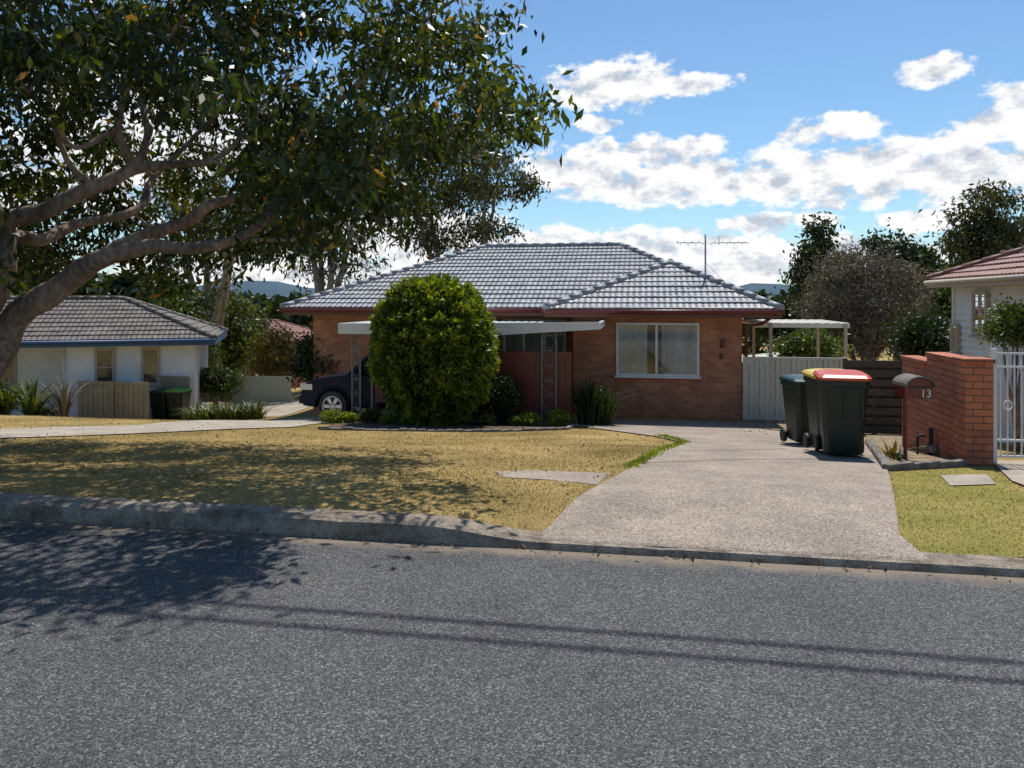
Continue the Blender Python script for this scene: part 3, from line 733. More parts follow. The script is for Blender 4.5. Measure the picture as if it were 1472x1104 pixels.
for k in range(5): 
    z0=zt-.2*k; mb.poly([(A_.x,A_.y-.02,z0),(B_.x,B_.y-.02,z0),(B_.x,B_.y-.02,z0-.04),(A_.x,A_.y-.02,z0-.04)])
mb.obj('lattice_fence',M['palegreen'])
mb=MB(); P=pt(335,470,60)
mb.box(P.x-5,P.x+5,P.y,P.y+6,-8,P.z-1); hiproof(mb,P.x-5.6,P.x+5.6,P.y-.6,P.y+6.6,P.z-1,.4)
mb.obj('distant_house',[M['tile3'],M['tile3'],M['offwhite']])

# ---------------- right neighbour
H3=empty('weatherboard_house'); mb=MB(); ez3=2.2; wx=6.22; wv=17.45
hiproof(mb,5.88,15.9,9.9,17.8,ez3,.4); mb.obj('roof',[M['tile3'],M['tile3'],M['soffit']],H3)
mb=MB(); mb.box(5.85,5.88,9.9,17.8,ez3-.16,ez3-.03); mb.tube([(5.81,9.9,ez3-.05),(5.81,17.8,ez3-.05)],.045,0); mb.box(5.85,15.9,9.87,9.9,ez3-.18,ez3-.02)
mb.obj('fascia',M['soffit'],H3)
mb=MB(); mb.box(wx+.04,15.4,10.34,wv-.04,-1.6,ez3-.04)
nb=24; bh=(ez3+.9)/nb
for i in range(nb):
    z0=-.95+bh*i
    mb.poly([(wx,10.3,z0),(wx,wv,z0),(wx+.035,wv,z0+bh),(wx+.035,10.3,z0+bh)]); mb.poly([(wx,10.3,z0),(wx,wv,z0),(wx+.04,wv,z0),(wx+.04,10.3,z0)])
    mb.poly([(wx,10.30,z0),(15.4,10.30,z0),(15.4,10.335,z0+bh),(wx,10.335,z0+bh)]); mb.poly([(wx,wv,z0),(15.4,wv,z0),(15.4,wv-.03,z0+bh),(wx,wv-.03,z0+bh)])
mb.box(wx-.015,wx+.06,wv-.06,wv+.02,-1.2,ez3-.05); mb.obj('weatherboard_walls',M['offwhite'],H3)
mb=MB()
def vof(px,u):
    t=(px-736)/F; r=(CY*t-SY)/(SY*t+CY); return u/r
window(mb,vof(1422,wx),vof(1401,wx),1.1,1.95,wx,side=True,mull=(.5,),fr=.07)
window(mb,vof(1380,wx),vof(1370,wx),.7,1.3,wx,side=True,mull=(),fr=.06)
mb.obj('windows',[M['winframe'],M['glass'],M['curtain'],M['dark']],H3)

# ---------------------------------------------------------------- vegetation
def bezier_conn(a,b,r0,r1,mb,sag=.12,n=5):
    a=Vector(a);b=Vector(b); L=(b-a).length; o=Vector((random.uniform(-1,1),random.uniform(-1,1),random.uniform(-.2,1)))*L*sag
    pts=[];rs=[]
    for i in range(n):
        t=i/(n-1); pts.append(a.lerp(b,t)+o*math.sin(math.pi*t)); rs.append(r0+(r1-r0)*t)
    mb.tube(pts,rs,0,6,cap=False); return pts
def grow(limbs,cl,mb,rmax=.03,zmul=1.0):
    nodes=[]
    for pts,rs in limbs:
        P=[];R=[]
        for i in range(len(pts)-1):
            a,b=Vector(pts[i]),Vector(pts[i+1]); p0=Vector(pts[max(i-1,0)]);p3=Vector(pts[min(i+2,len(pts)-1)]); k=6
            for j in range(k):
                t=j/k
                q=.5*((2*a)+(b-p0)*t+(2*p0-5*a+4*b-p3)*t*t+(-p0+3*a-3*b+p3)*t*t*t)
                q+=Vector((noise.noise(q*1.7),noise.noise(q*1.7+Vector((9,0,0))),noise.noise(q*1.7+Vector((0,9,0)))))*min(.11,(rs[i]*.9+.03))*(0 if (i==0 and j==0) else 1)
                P.append(q);R.append(rs[i]+(rs[i+1]-rs[i])*t)
        P.append(Vector(pts[-1]));R.append(rs[-1]); R=[r*(1+.18*noise.noise(p*4)) for p,r in zip(P,R)]
        mb.tube(P,R,0,12)
        nodes+= [(p,r) for p,r in zip(P,R) if r<.14*max(1,zmul)]
    rem=list(cl); 
    NP=np.array([n_[0][:] for n_ in nodes]); NR=[n_[1] for n_ in nodes]
    D=[np.min(np.linalg.norm(NP-np.array(c[:]),axis=1)) for c in rem]
    for _,c in sorted(zip(D,[tuple(c) for c in rem])):
        ca=np.array(c); d=np.linalg.norm(NP-ca,axis=1)+.35*np.maximum(0,NP[:,2]-ca[2]); i=int(np.argmin(d)); L=d[i]
        r0=min(NR[i]*.75,rmax*(.5+L)); pts=bezier_conn(NP[i],c,r0,max(.004,r0*.35),mb)
        add=np.array([p[:] for p in pts[1:]]); NP=np.vstack([NP,add]); NR+= [r0*.7,r0*.6,r0*.5,r0*.4]
def interp(x,xs,ys): return float(np.interp(x,xs,ys))
TE=empty('street_tree')
def PL(l): return [pt(a,b,c) for a,b,c in l]
bp=pt(-85,0,8.6); bz=g(bp.x,bp.y); bpy_=HY+(HC-bz)/8.6*F
q8=.78
limbs=[
 (PL([(-85,bpy_+15,8.6),(-62,620,8.55),(-20,530,8.5),(35,448,8.4),(90,402,8.35),(150,368,8.3),(215,350,8.3),(290,354,8.4),(340,346,8.6),(400,305,8.9),(490,255,9.1),(600,205,9.3),(720,170,9.3)]),[.34,.26,.21,.185,.165,.13,.10,.085,.07,.055,.04,.028,.012]),
 (PL([(90,402,8.35),(180,352,8.7),(270,322,8.9),(345,282,9.0),(420,215,9.1),(500,130,9.2),(590,50,9.2),(680,-20,9)]),[.12,.105,.09,.07,.055,.04,.03,.014]),
 (PL([(-62,600,8.55),(-45,500,8.3),(2,405,8.0),(8,325,7.95),(60,300,8.0),(130,270,8.1),(185,243,8.2),(240,240,8.3),(310,225,8.5),(370,165,8.6),(420,90,8.6)]),[.2,.16,.12,.115,.11,.10,.085,.06,.045,.03,.015]),
 (PL([(185,243,8.2),(172,180,8.1),(178,110,8.0),(130,20,7.9),(100,-110,7.7)]),[.065,.05,.045,.035,.02]),
 (PL([(185,243,8.2),(215,190,8.3),(210,120,8.5),(255,40,8.6),(310,-80,8.5)]),[.06,.045,.035,.03,.018]),
 (PL([(172,180,8.1),(110,215,7.7),(70,170,7.4),(20,110,7.0),(-40,0,6.7)]),[.04,.035,.03,.025,.015]),
 (PL([(8,340,7.95),(60,345,8.6),(130,318,9.2),(200,296,9.6),(215,262,9.9),(260,215,10.2),(330,140,10.4),(380,40,10.4)]),[.1,.085,.075,.065,.05,.04,.03,.015]),
 (PL([(-45,500,8.3),(-130,380,8.2),(-260,240,8.2),(-380,60,8.1)]),[.15,.12,.09,.03]),
 (PL([(8,340,7.95),(-40,230,7.6),(-60,100,7.3),(-20,-80,7.0)]),[.1,.08,.05,.02]),
 (PL([(340,346,8.6),(420,345,8.8),(500,320,9),(560,285,9.1)]),[.035,.025,.018,.008]),
 (PL([(300,225,8.5),(350,250,8.4),(400,262,8.3)]),[.03,.02,.01]),
 (PL([(130,270,8.1),(95,225,7.9),(70,150,7.7),(85,60,7.5)]),[.05,.04,.03,.02]),
]
limbs=[(p,[r*q8 for r in rr]) for p,rr in limbs]
cl=[]; tries=0
while len(cl)<760 and tries<400000:
    tries+=1
    X=random.uniform(-10,1.2);Y=random.uniform(5.6,12.8);Z=random.uniform(1.5,7.2)
    e=((X+4.6)/5.9)**2+((Y-9.2)/3.8)**2+((Z-4.2)/3.2)**2
    if e>1 or (e<.2 and random.random()<.3): continue
    u,v=c2w(X,Y); P=Vector((u,v,Z)); px,py,_=w2px(P)
    yb=interp(px,[-400,0,60,150,230,300,340,400,480,560,620,700,760,800],[460,475,440,405,430,445,430,400,372,335,285,245,205,150])
    if py+28>yb: continue
    rb=interp(py,[-300,0,60,150,230],[740,765,735,780,745])
    if px>rb: continue
    if Y<9.1 and -20<px<370 and 150<py<430 and random.random()<.94: continue
    if noise.noise(Vector((X*.8,Y*.8,Z*.8+5)))<-.16: continue
    sh=P-sdir*(P.z/sdir.z); sx,sy,sY=w2px(sh)
    if sh.y<5.5 and (sx>395-(sy-770)*1.4 or sY<4.45) : continue
    if sh.y>=5.5 and sh.y<16 and py>-60:
        lim=interp(sh.y,[5.5,6.5,8,10,12],[660,740,660,600,540])
        if sx>lim and random.random()<.65: continue
    cl.append(P)
print('clusters',len(cl),tries)
mb=MB(); grow(limbs,cl,mb,rmax=.02); mb.obj('trunk_and_branches',M['bark'],TE)
pts=[];rn=[]
for c_ in cl:
    n=random.randint(55,110); r=random.uniform(.2,.36)
    q=np.random.normal(size=(n,3))*np.array([r,r,r*.62])*.72+np.array(c_[:]); pts.append(q)
    rn.append(np.random.beta(2,2.4,n)*.8+random.uniform(-.05,.15)+(np.random.rand(n)>.965)*.5)
leaves('foliage',np.vstack(pts),.15,.36,-.85,M['leafA'],TE,spread=.75,rnd=np.concatenate(rn),fold=.06)

def tree(name,px,Y,htop,wpx,ybot,mat,ncl=60,per=120,leaf=.22,wr=.35,seed=1,zb=None,bark='gumbark',bias=-.5,cr=.9,depth=1.0,trunk=.18,hole=-.25,nl=4):
    random.seed(seed); np.random.seed(seed)
    E=empty(name); u,v=c2w((px-736)/F*Y,Y); z0=g(u,v) if zb is None else zb
    R=wpx/F*Y; zt=HC+(HY-htop)/F*Y; zbm=HC+(HY-ybot)/F*Y; zc=(zt+zbm)/2; rz=(zt-zbm)/2
    cl=[];k=0
    while len(cl)<ncl and k<20000:
        k+=1
        a=np.random.normal(size=3); a/=np.linalg.norm(a); a*=random.random()**.4
        P=Vector((u+a[0]*(R-cr*.5),v+a[1]*(R-cr*.5)*depth,zc+a[2]*max(.1,rz-cr*.4)))
        if noise.noise(P*(1.1/max(.6,cr))+Vector((seed,0,0)))<hole: continue
        cl.append(P)
    limbs=[]
    base=Vector((u,v,z0-.1))
    for i in range(nl):
        an=i*2*math.pi/nl+random.random(); rr=R*.5
        e=Vector((u+math.cos(an)*rr,v+math.sin(an)*rr*depth,zc+rz*random.uniform(.1,.6)))
        m1=base.lerp(e,.35)+Vector((random.uniform(-.2,.2)*R*.3,0,0)); m1.x=u+(m1.x-u)*.5;m1.y=v+(m1.y-v)*.5
        m2=base.lerp(e,.7)+Vector((random.uniform(-.1,.1)*R,random.uniform(-.1,.1)*R,0))
        limbs.append(([base+Vector((math.cos(an)*trunk*.4,math.sin(an)*trunk*.4,0)),m1,m2,e],[trunk,trunk*.75,trunk*.5,trunk*.15]))
    mb=MB(); grow(limbs,cl,mb,rmax=trunk*.25,zmul=5); mb.obj('trunk_and_branches',M[bark],E)
    pts=[];rn=[]
    for c_ in cl:
        r=cr*random.uniform(.6,1.15); n=int(per*random.uniform(.7,1.3))
        q=np.random.normal(size=(n,3))*np.array([r,r,r*.7])*.55+np.array(c_[:]); pts.append(q); rn.append(np.random.rand(n)*.75+random.random()*.25)
    leaves('foliage',np.vstack(pts),leaf,wr,bias,mat,E,rnd=np.concatenate(rn))
    return E
tree('gum_tree',655,36,160,128,385,M['leafGum'],ncl=125,per=90,leaf=.30,wr=.30,seed=3,cr=.9,depth=.8,trunk=.2,bias=-1.2,hole=-.08,zb=-2.5)
tree('gum_tree',470,33,130,120,430,M['leafGum'],ncl=80,per=80,leaf=.30,wr=.28,seed=4,cr=1.0,depth=.8,trunk=.2,bias=-1.2,hole=-.05,zb=-2.5)
tree('gum_tree',300,38,190,120,420,M['leafGum'],ncl=60,per=80,leaf=.34,wr=.3,seed=14,cr=1.1,depth=.8,trunk=.26,bias=-1.2,hole=-.05,zb=-4)
tree('gum_tree',1172,60,314,42,450,M['leafDark'],ncl=75,per=130,leaf=.42,wr=.42,seed=5,cr=1.0,trunk=.25,bias=-.8,hole=-.08,zb=-5)
tree('gum_tree',1290,62,326,66,480,M['leafDark'],ncl=80,per=140,leaf=.46,wr=.42,seed=6,cr=1.3,trunk=.25,bias=-.6,hole=-.15,zb=-5)
tree('gum_tree',1420,48,264,64,430,M['leafGum'],ncl=85,per=95,leaf=.36,wr=.36,seed=8,cr=1.0,trunk=.25,bias=-1,hole=-.08,zb=-4)
tree('gum_tree',1500,55,262,60,430,M['leafGum'],ncl=60,per=110,leaf=.38,wr=.38,seed=18,cr=1.2,trunk=.25,bias=-1,hole=-.1,zb=-4)
tree('grey_shrub_tree',1240,29,354,92,525,M['leafGrey'],ncl=200,per=260,leaf=.17,wr=.22,seed=9,cr=.62,trunk=.1,bias=.5,hole=-.5,zb=-2.2,bark='bark',nl=7)
tree('shrub',1350,30,385,42,520,M['leafMid'],ncl=55,per=150,leaf=.2,wr=.45,seed=10,cr=.6,trunk=.08,zb=-2)
tree('shrub',1125,33,425,40,505,M['leafDark'],ncl=50,per=150,leaf=.22,wr=.45,seed=11,cr=.6,trunk=.08,zb=-2)
tree('shrub',1160,24,470,48,530,M['leafMid'],ncl=40,per=130,leaf=.14,wr=.45,seed=31,cr=.4,trunk=.05,bark='bark')
tree('shrub',1335,22,445,55,545,M['leafDark'],ncl=60,per=140,leaf=.14,wr=.45,seed=35,cr=.4,trunk=.05,bark='bark')
tree('shrub',1460,12.2,430,38,505,M['leafMid'],ncl=44,per=150,leaf=.08,seed=12,cr=.24,trunk=.04,bark='bark')
tree('small_tree',255,34,398,62,560,M['leafMid'],ncl=70,per=150,leaf=.24,wr=.45,seed=13,cr=.8,trunk=.12,zb=-3)
tree('small_tree',325,40,405,55,560,M['leafMid'],ncl=60,per=150,leaf=.26,wr=.45,seed=15,cr=.85,trunk=.12,zb=-4)
tree('small_tree',345,48,420,40,540,M['leafDark'],ncl=40,per=120,leaf=.28,wr=.45,seed=16,cr=.9,trunk=.12,zb=-5)
tree('yellow_shrub',392,30,470,38,552,M['leafYel'],ncl=36,per=110,leaf=.16,wr=.45,seed=17,cr=.5,trunk=.06,zb=-2.6)
tree('shrub',462,22.5,474,46,560,M['leafDark'],ncl=50,per=170,leaf=.13,wr=.45,seed=19,cr=.42,trunk=.05,bark='bark')
tree('shrub',310,26.5,520,34,575,M['leafMid'],ncl=30,per=100,leaf=.12,wr=.45,seed=20,cr=.35,trunk=.05,bark='bark')
tree('tree',12,40,405,55,520,M['leafMid'],ncl=50,per=120,leaf=.25,seed=21,cr=.9,trunk=.12,zb=-4)
tree('shrub',0,21,545,32,600,M['leafDark'],ncl=26,per=120,leaf=.1,seed=22,cr=.3,trunk=.04,bark='bark')
tree('shrub',65,20.8,585,16,604,M['leafDark'],ncl=16,per=120,leaf=.07,seed=23,cr=.2,trunk=.03,bark='bark')
random.seed(40);np.random.seed(40); P=[]
for px in range(-500,2000,8):
    Y=random.uniform(75,160); top=interp(px,[-500,200,300,420,560,900,1040,1130,1200,1330,1500,2000],[400,400,425,432,420,425,432,428,405,395,385,390])+random.uniform(-5,9)
    c0=pt(px,top,Y); R=Y*.022
    n=150; q=np.random.normal(size=(n,3)); q/=np.linalg.norm(q,axis=1)[:,None]; q*=(np.random.rand(n,1)**.4)*R*np.array([1,1,.8]); q[:,2]-=R*.7; P.append(q+np.array(c0[:]))
    q2=np.random.normal(size=(60,3))*np.array([R,R,R*1.2])*.7+np.array([c0.x,c0.y,c0.z-R*2.2]); P.append(q2)
leaves('distant_trees',np.vstack(P),1.3,.7,0,M['leafDark'])

BE=empty('round_bush'); random.seed(50);np.random.seed(50)
bc=pt(623,0,16.35); bzb=g(bc.x,bc.y); ztop=HC+(HY-401)/F*16.35; Rb=1.28; zc=ztop-1.42
n=46000; d=np.random.normal(size=(n,3)); d/=np.linalg.norm(d,axis=1)[:,None]
nz=np.array([noise.noise(Vector(x)*3.0)*.10+noise.noise(Vector(x)*8)*.14+noise.noise(Vector(x)*17)*.07 for x in d])
rr=(1+nz)*(1-np.abs(np.random.normal(size=n))*.06)+(np.random.rand(n)>.985)*.07
taper=np.where(d[:,2]<-.35,1-.10*np.clip((-d[:,2]-.35)/.65,0,1),1)
S=np.stack([d[:,0]*Rb*rr*taper,d[:,1]*Rb*rr*taper,d[:,2]*np.where(d[:,2]>0,1.40,1.75)*rr],axis=1)
P=S+np.array([bc.x,bc.y,zc]); ok=P[:,2]>bzb+.05
leaves('foliage',P[ok],.105,.5,.15,M['leafBush'],BE,rnd=(np.random.rand(n)*.5+np.clip(nz*3.2+.22,0,.55))[ok],dirs=d[ok]*.7)
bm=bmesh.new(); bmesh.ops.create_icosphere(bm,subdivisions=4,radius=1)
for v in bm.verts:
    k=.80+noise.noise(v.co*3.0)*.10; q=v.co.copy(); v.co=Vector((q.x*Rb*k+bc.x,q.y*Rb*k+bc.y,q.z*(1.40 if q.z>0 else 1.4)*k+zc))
me=bpy.data.meshes.new('light_blocking_core'); bm.to_mesh(me); bm.free(); me.materials.append(M['leafDark']); o=bpy.data.objects.new('light_blocking_core',me); bpy.context.scene.collection.objects.link(o); o.parent=BE  # dark core added inside the leaves to block light passing through the bush
mb=MB(); 
for i in range(5): mb.tube([(bc.x+random.uniform(-.15,.15),bc.y,bzb-.1),(bc.x+random.uniform(-.5,.5),bc.y+random.uniform(-.4,.4),bzb+1.2)],[.05,.03],0,7)
mb.obj('stems',M['bark'],BE)

def bush(name,px,py,Y,w,h,mat,n,leaf,wr=.5,seed=1,bias=.2):
    np.random.seed(seed); u,v=c2w((px-736)/F*Y,Y); zb=g(u,v)
    d=np.random.normal(size=(n,3)); d/=np.linalg.norm(d,axis=1)[:,None]; d[:,2]=np.abs(d[:,2])*np.sign(np.random.rand(n)-.25)
    nz=np.array([noise.noise(Vector(x)*3+Vector((seed,0,0)))*.35 for x in d]); rr=(1+nz)*np.random.rand(n)**.35
    P=np.stack([u+d[:,0]*rr*w/2,v+d[:,1]*rr*w/2,zb+h*.5+d[:,2]*rr*h/2],axis=1); P[:,2]=np.maximum(P[:,2],zb+.01)
    return leaves(name,P,leaf,wr,bias,mat,dirs=d*.5)
bush('small_shrub',721,0,16.6,.85,1.05,M['leafDark'],6500,.07,seed=2)
for i,(px,w,h,mt) in enumerate(((478,.55,.28,'leafLime'),(500,.4,.22,'leafLime'),(532,.5,.3,'leafMid'),(558,.35,.2,'leafLime'),(590,.4,.25,'leafDark'),(650,.5,.3,'leafDark'),(700,.35,.22,'leafMid'),(762,.45,.28,'leafLime'),(803,.5,.34,'leafLime'),(742,.3,.2,'leafMid'))):
    bush('garden_plant',px,0,16.15+.1*(i%3),w,h,M[mt],1300,.06,seed=60+i)
def strappy(name,px,Y,n,L,mat,w=.12,seed=1,spr=.5,rad_=.15):
    np.random.seed(seed); u,v=c2w((px-736)/F*Y,Y); zb=g(u,v); E=MB(); rng=random.Random(seed)
    for i in range(n):
        a=rng.uniform(0,6.283); r=rng.uniform(0,rad_); l=L*rng.uniform(.6,1.1); lean=rng.uniform(.1,spr); p=Vector((u+math.cos(a)*r,v+math.sin(a)*r,zb)); dr=Vector((math.cos(a),math.sin(a),0)); sd=Vector((-dr.y,dr.x,0))
        prev=None
        for k in range(6):
            t=k/5; c_=p+dr*l*lean*t*t*1.3+Vector((0,0,l*(t-.45*lean*t*t*t))); ww=w*l*.16*(1-t**2)+.002; cur=(c_-sd*ww,c_+sd*ww)
            if prev: E.poly([prev[0],prev[1],cur[1],cur[0]],0,True)
            prev=cur
    o=E.obj(name,mat); a=o.data.attributes.new('rnd','FLOAT','FACE'); a.data.foreach_set('value',np.repeat(np.random.rand(n),5).astype(np.float32)); return o
strappy('strappy_plant',848,17.2,190,1.1,M['leafDark'],w=.16,seed=3,spr=.6,rad_=.3)
strappy('strappy_plant',868,17.2,120,.9,M['leafDark'],w=.16,seed=4,spr=.7,rad_=.25)
for i,px in enumerate((285,305,325,345,365)): strappy('agapanthus',px,22.8-.2*i,90,.6,M['leafMid'],w=.3,seed=10+i,spr=1.0,rad_=.35)
strappy('garden_grass_plant',1283,10.3,50,.28,M['leafYel'],w=.2,seed=30,spr=1.2,rad_=.12)
strappy('garden_grass_plant',1290,9.9,40,.2,M['leafDark'],w=.3,seed=31,spr=1.2,rad_=.1)
strappy('palm_plant',45,20.6,60,1.5,M['leafMid'],w=.25,seed=33,spr=1.0,rad_=.1)
strappy('palm_plant',92,20.6,50,1.4,M['leafGrey'],w=.12,seed=34,spr=.8,rad_=.1)
strappy('palm_plant',5,20.6,50,1.6,M['leafMid'],w=.25,seed=35,spr=1.0,rad_=.1)

# grass blades
def inpoly(P,poly):
    x,y=P[:,0],P[:,1]; ins=np.zeros(len(P),bool); n=len(poly); j=n-1
    for i in range(n):
        xi,yi=poly[i];xj,yj=poly[j]
        c_=((yi>y)!=(yj>y))&(x<(xj-xi)*(y-yi)/(yj-yi+1e-12)+xi); ins^=c_; j=i
    return ins
np.random.seed(90); random.seed(90)
n=230000
Yc=4.9+(np.random.rand(n)**1.4)*13.5; tx=np.random.uniform(-.74,.74,n); X=tx*Yc
U=CY*X-SY*Yc; V=SY*X+CY*Yc; UV=np.stack([U,V],1)
ok=(V>5.695)&(V<16.9)
def shrink(poly,k=.93):
    cx=sum(p[0] for p in poly)/len(poly); cy=sum(p[1] for p in poly)/len(poly); return [(cx+(p[0]-cx)*k,cy+(p[1]-cy)*k) for p in poly]
for poly in(drive,shrink(slab),left_drive,bedpoly,rbed,[gpt(1424,664),gpt(1500,664),gpt(1500,712),gpt(1455,694)],shrink(pit)): ok&=~inpoly(UV,poly)
ok&=~((U>3.8)&(V>10.3)); UV=UV[ok]
pat=np.array([noise.noise(Vector((a*.7,b*.7,1)))*.7+noise.noise(Vector((a*2.5,b*2.5,4)))*.35 for a,b in UV])
bare=np.array([noise.noise(Vector((a*1.1+7,b*1.6,9)))+.4*noise.noise(Vector((a*4,b*4,2))) for a,b in UV])
keep=(bare<.32)|(np.random.rand(len(UV))<.25)|(UV[:,0]>KR-.2); UV=UV[keep]; pat=pat[keep]
Z=np.array([g(a,b) for a,b in UV]); P=np.column_stack([UV,Z])
rn=.68+pat*.60+np.random.normal(size=len(P))*.10-np.where(UV[:,0]>KR-.2,.40,0)
leaves('lawn_grass',P,.024,.26,.7,M['blade'],rnd=rn,spread=.9)
n=900; tx=np.random.uniform(-.74,.2,n); Yc=4.9+np.random.rand(n)**1.5*12; X=tx*Yc; U=CY*X-SY*Yc; V=SY*X+CY*Yc
keep=(V>5.75)&(V<17)&~inpoly(np.stack([U,V],1),drive)
U,V=U[keep],V[keep]; P=np.column_stack([U,V,[g(a,b)+.022 for a,b in zip(U,V)]])
U2=np.random.uniform(-8,6,220); V2=5.49-np.abs(np.random.normal(size=220))*.05; P2=np.column_stack([U2,V2,np.full(220,.006)])
st=np.array([gpt(random.uniform(1050,1210),random.uniform(607,626)) for _ in range(200)]); P3=np.column_stack([st,[g(a,b)+.035 for a,b in st]])
leaves('fallen_leaves',np.vstack([P,P2,P3]),.045,.4,.12,M['deadleaf'],spread=1,rnd=None)
# green weeds along the driveway edge
e=[gpt(905,674),gpt(940,655),gpt(985,637),gpt(950,628)]; W3=[]
for a,b in zip(e,e[1:]):
    for i in range(700):
        t=random.random(); W3.append((a[0]+(b[0]-a[0])*t+random.gauss(0,.05),a[1]+(b[1]-a[1])*t+random.gauss(0,.05)))
leaves('edge_weeds',np.array([(a,b,g(a,b)+.015) for a,b in W3]),.05,.3,.6,M['leafLime'])

mb=MB()
for dv,hh in((0,7.0),(.24,7.05)):
    pts=[(u,7.65+dv+.004*u,hh+.0009*u*u) for u in np.linspace(-26,26,30)]
    mb.tube(pts,.022,0,6)
mb.obj('overhead_wires',M['black'])
for u in(-26,26):
    mb=MB(); zz=g(u,7.8); mb.tube([(u,7.8,zz-.2),(u,7.8,8.6)],[.16,.11],0,14); mb.box(u-.05,u+.05,6.9,8.7,7.5,7.62); mb.obj('power_pole',M['timber'])

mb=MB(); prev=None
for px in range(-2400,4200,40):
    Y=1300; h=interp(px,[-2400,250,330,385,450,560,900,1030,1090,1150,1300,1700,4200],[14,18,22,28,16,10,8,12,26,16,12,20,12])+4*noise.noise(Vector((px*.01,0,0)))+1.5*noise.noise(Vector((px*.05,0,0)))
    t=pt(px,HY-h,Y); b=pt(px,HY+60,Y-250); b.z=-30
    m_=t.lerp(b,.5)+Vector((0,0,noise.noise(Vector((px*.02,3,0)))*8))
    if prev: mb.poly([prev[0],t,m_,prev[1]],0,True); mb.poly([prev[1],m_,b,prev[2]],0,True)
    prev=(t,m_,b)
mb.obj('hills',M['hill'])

# ---------------------------------------------------------------- light / sky
sl=bpy.data.lights.new('sun','SUN'); sl.energy=5.0; sl.angle=rad(.5); sl.color=(1,.955,.885)
so=bpy.data.objects.new('sun',sl); bpy.context.scene.collection.objects.link(so); so.rotation_euler=sdir.to_track_quat('Z','Y').to_euler(); so.location=(0,0,30)
w=bpy.data.worlds.new('World'); bpy.context.scene.world=w; w.use_nodes=True; nt=w.node_tree; L=nt.links
bg=nt.nodes['Background']; bg.inputs[1].default_value=.12
sk=N(nt,'ShaderNodeTexSky'); sk.sky_type='NISHITA'; sk.sun_disc=False; sk.sun_elevation=SEL; sk.sun_rotation=-SAZ; sk.air_density=1.0; sk.dust_density=.2; sk.ozone_density=1.3
tc=N(nt,'ShaderNodeTexCoord'); D=tc.outputs['Generated']
def vdot(vec):
    n=N(nt,'ShaderNodeVectorMath',operation='DOT_PRODUCT'); L.new(D,n.inputs[0]); n.inputs[1].default_value=vec; return n.outputs['Value']
def mth(op,a,b=None,c=None,clamp=False):
    n=N(nt,'ShaderNodeMath',operation=op); n.use_clamp=clamp
    for i,q in enumerate((a,b,c)):
        if q is None: continue
        if isinstance(q,(int,float)): n.inputs[i].default_value=q
        else: L.new(q,n.inputs[i])
    return n.outputs[0]
fx=vdot((-SY,CY,0)); rx=vdot((CY,SY,0)); zx=vdot((0,0,1))
az=mth('ARCTAN2',rx,fx); hl=mth('SQRT',mth('ADD',mth('MULTIPLY',fx,fx),mth('MULTIPLY',rx,rx))); el=mth('ARCTAN2',zx,hl)
cb=N(nt,'ShaderNodeCombineXYZ'); L.new(az,cb.inputs[0]); L.new(el,cb.inputs[1]); AE=cb.outputs[0]
blobs=[(880,122,92,34),(985,122,62,14),(850,178,36,12),(1197,187,60,20),(1343,100,42,18),
(850,245,105,38),(960,215,80,20),(1000,262,160,32),(1160,255,140,38),(1300,245,140,40),(1410,240,120,46),(1465,170,48,48),(1560,220,120,60),
(820,348,120,22),(960,352,120,24),(1090,375,150,32),(1100,318,80,13),(1240,360,140,26),(1335,318,68,15),(900,392,260,26),
(230,210,200,90),(600,345,150,44),(430,385,220,28),(-200,250,200,80),(1900,200,200,60)]
mn=None
for (px,py,wx_,wy) in blobs:
    a=math.atan((px-736)/F); e=math.atan((HY-py)/F*math.cos(a))
    s1=N(nt,'ShaderNodeVectorMath',operation='SUBTRACT'); L.new(AE,s1.inputs[0]); s1.inputs[1].default_value=(a,e,0)
    s2=N(nt,'ShaderNodeVectorMath',operation='MULTIPLY'); L.new(s1.outputs[0],s2.inputs[0]); s2.inputs[1].default_value=(F/(wx_*1.08),F/(wy*1.12),0)
    s3=N(nt,'ShaderNodeVectorMath',operation='DOT_PRODUCT'); L.new(s2.outputs[0],s3.inputs[0]); L.new(s2.outputs[0],s3.inputs[1])
    mn=s3.outputs['Value'] if mn is None else mth('MINIMUM',mn,s3.outputs['Value'])
Mx=mth('MAXIMUM',mth('SUBTRACT',1.0,mn),-2.0)
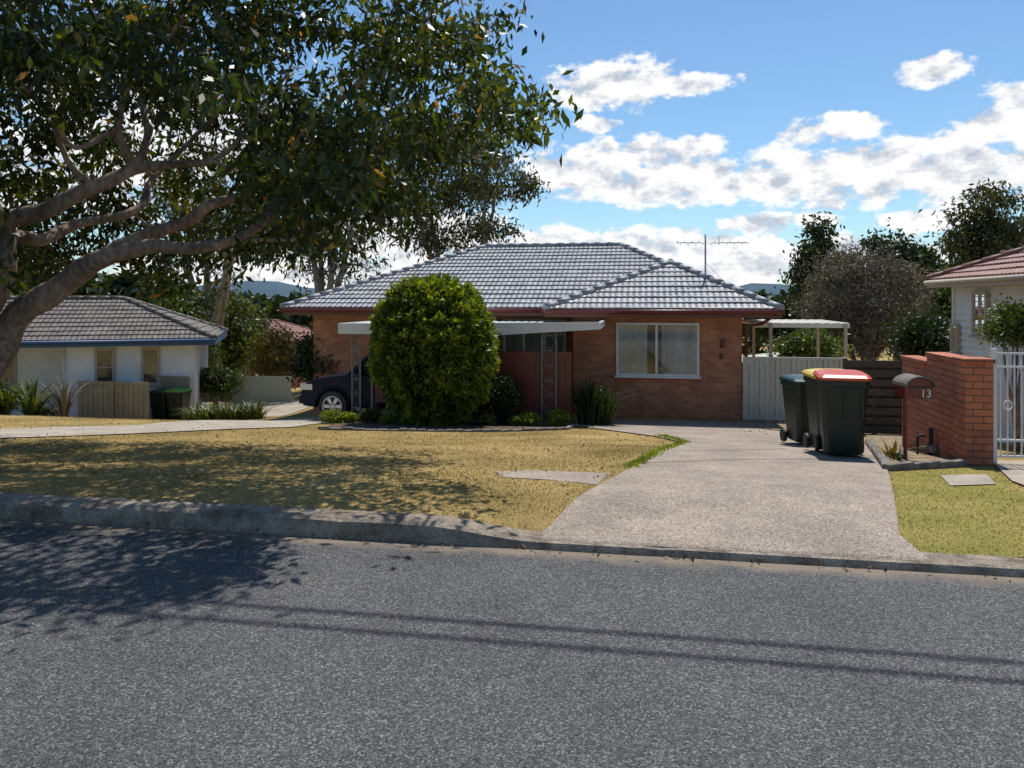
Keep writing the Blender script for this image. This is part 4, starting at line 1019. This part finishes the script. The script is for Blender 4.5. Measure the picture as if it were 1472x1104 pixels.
def cn(off,scale=22.0,det=9,ro=.61):
    mp=N(nt,'ShaderNodeMapping'); mp.inputs['Scale'].default_value=(1,1.6,1); mp.inputs['Location'].default_value=off; L.new(AE,mp.inputs[0])
    n=N(nt,'ShaderNodeTexNoise'); n.inputs['Scale'].default_value=scale; n.inputs['Detail'].default_value=det; n.inputs['Roughness'].default_value=ro; L.new(mp.outputs[0],n.inputs['Vector']); return n.outputs['Fac']
n1=cn((0,0,0)); n2=cn((-.006,-.026,0),det=5); n1b=cn((0,0,0),det=5)
dn=mth('ADD',mth('MULTIPLY',Mx,.80),mth('MULTIPLY',mth('SUBTRACT',n1,.485),3.6))
def srange(x,a,b):
    n=N(nt,'ShaderNodeMapRange'); n.interpolation_type='SMOOTHSTEP'; L.new(x,n.inputs[0]); n.inputs[1].default_value=a; n.inputs[2].default_value=b; return n.outputs[0]
al=srange(dn,-.05,.50)
lit=mth('ADD',.80,mth('MULTIPLY',mth('SUBTRACT',n1b,n2),4.4),clamp=True)
cm_=N(nt,'ShaderNodeMix',data_type='RGBA'); L.new(lit,cm_.inputs[0]); cm_.inputs[6].default_value=(4.5,4.9,5.6,1); cm_.inputs[7].default_value=(8.6,8.6,8.6,1)
tint=N(nt,'ShaderNodeMix',data_type='RGBA',blend_type='MULTIPLY'); tint.inputs[0].default_value=1; L.new(sk.outputs[0],tint.inputs[6]); tint.inputs[7].default_value=(.74,.93,1.04,1)
fm=N(nt,'ShaderNodeMix',data_type='RGBA'); L.new(mth('MULTIPLY',al,.98),fm.inputs[0]); L.new(tint.outputs[2],fm.inputs[6]); L.new(cm_.outputs[2],fm.inputs[7])
L.new(fm.outputs[2],bg.inputs[0])
w.cycles.sampling_method='MANUAL'; w.cycles.sample_map_resolution=512

cam=bpy.data.cameras.new('camera'); co=bpy.data.objects.new('camera',cam); bpy.context.scene.collection.objects.link(co)
co.location=(0,0,HC); co.rotation_euler=(rad(90),0,YAW); cam.sensor_width=36; cam.lens=F/1472*36; cam.shift_y=-(552-HY)/1472; cam.clip_end=6000; cam.clip_start=.05
sc=bpy.context.scene; sc.camera=co
sc.view_settings.view_transform='Standard'; sc.view_settings.look='None'; sc.view_settings.exposure=0
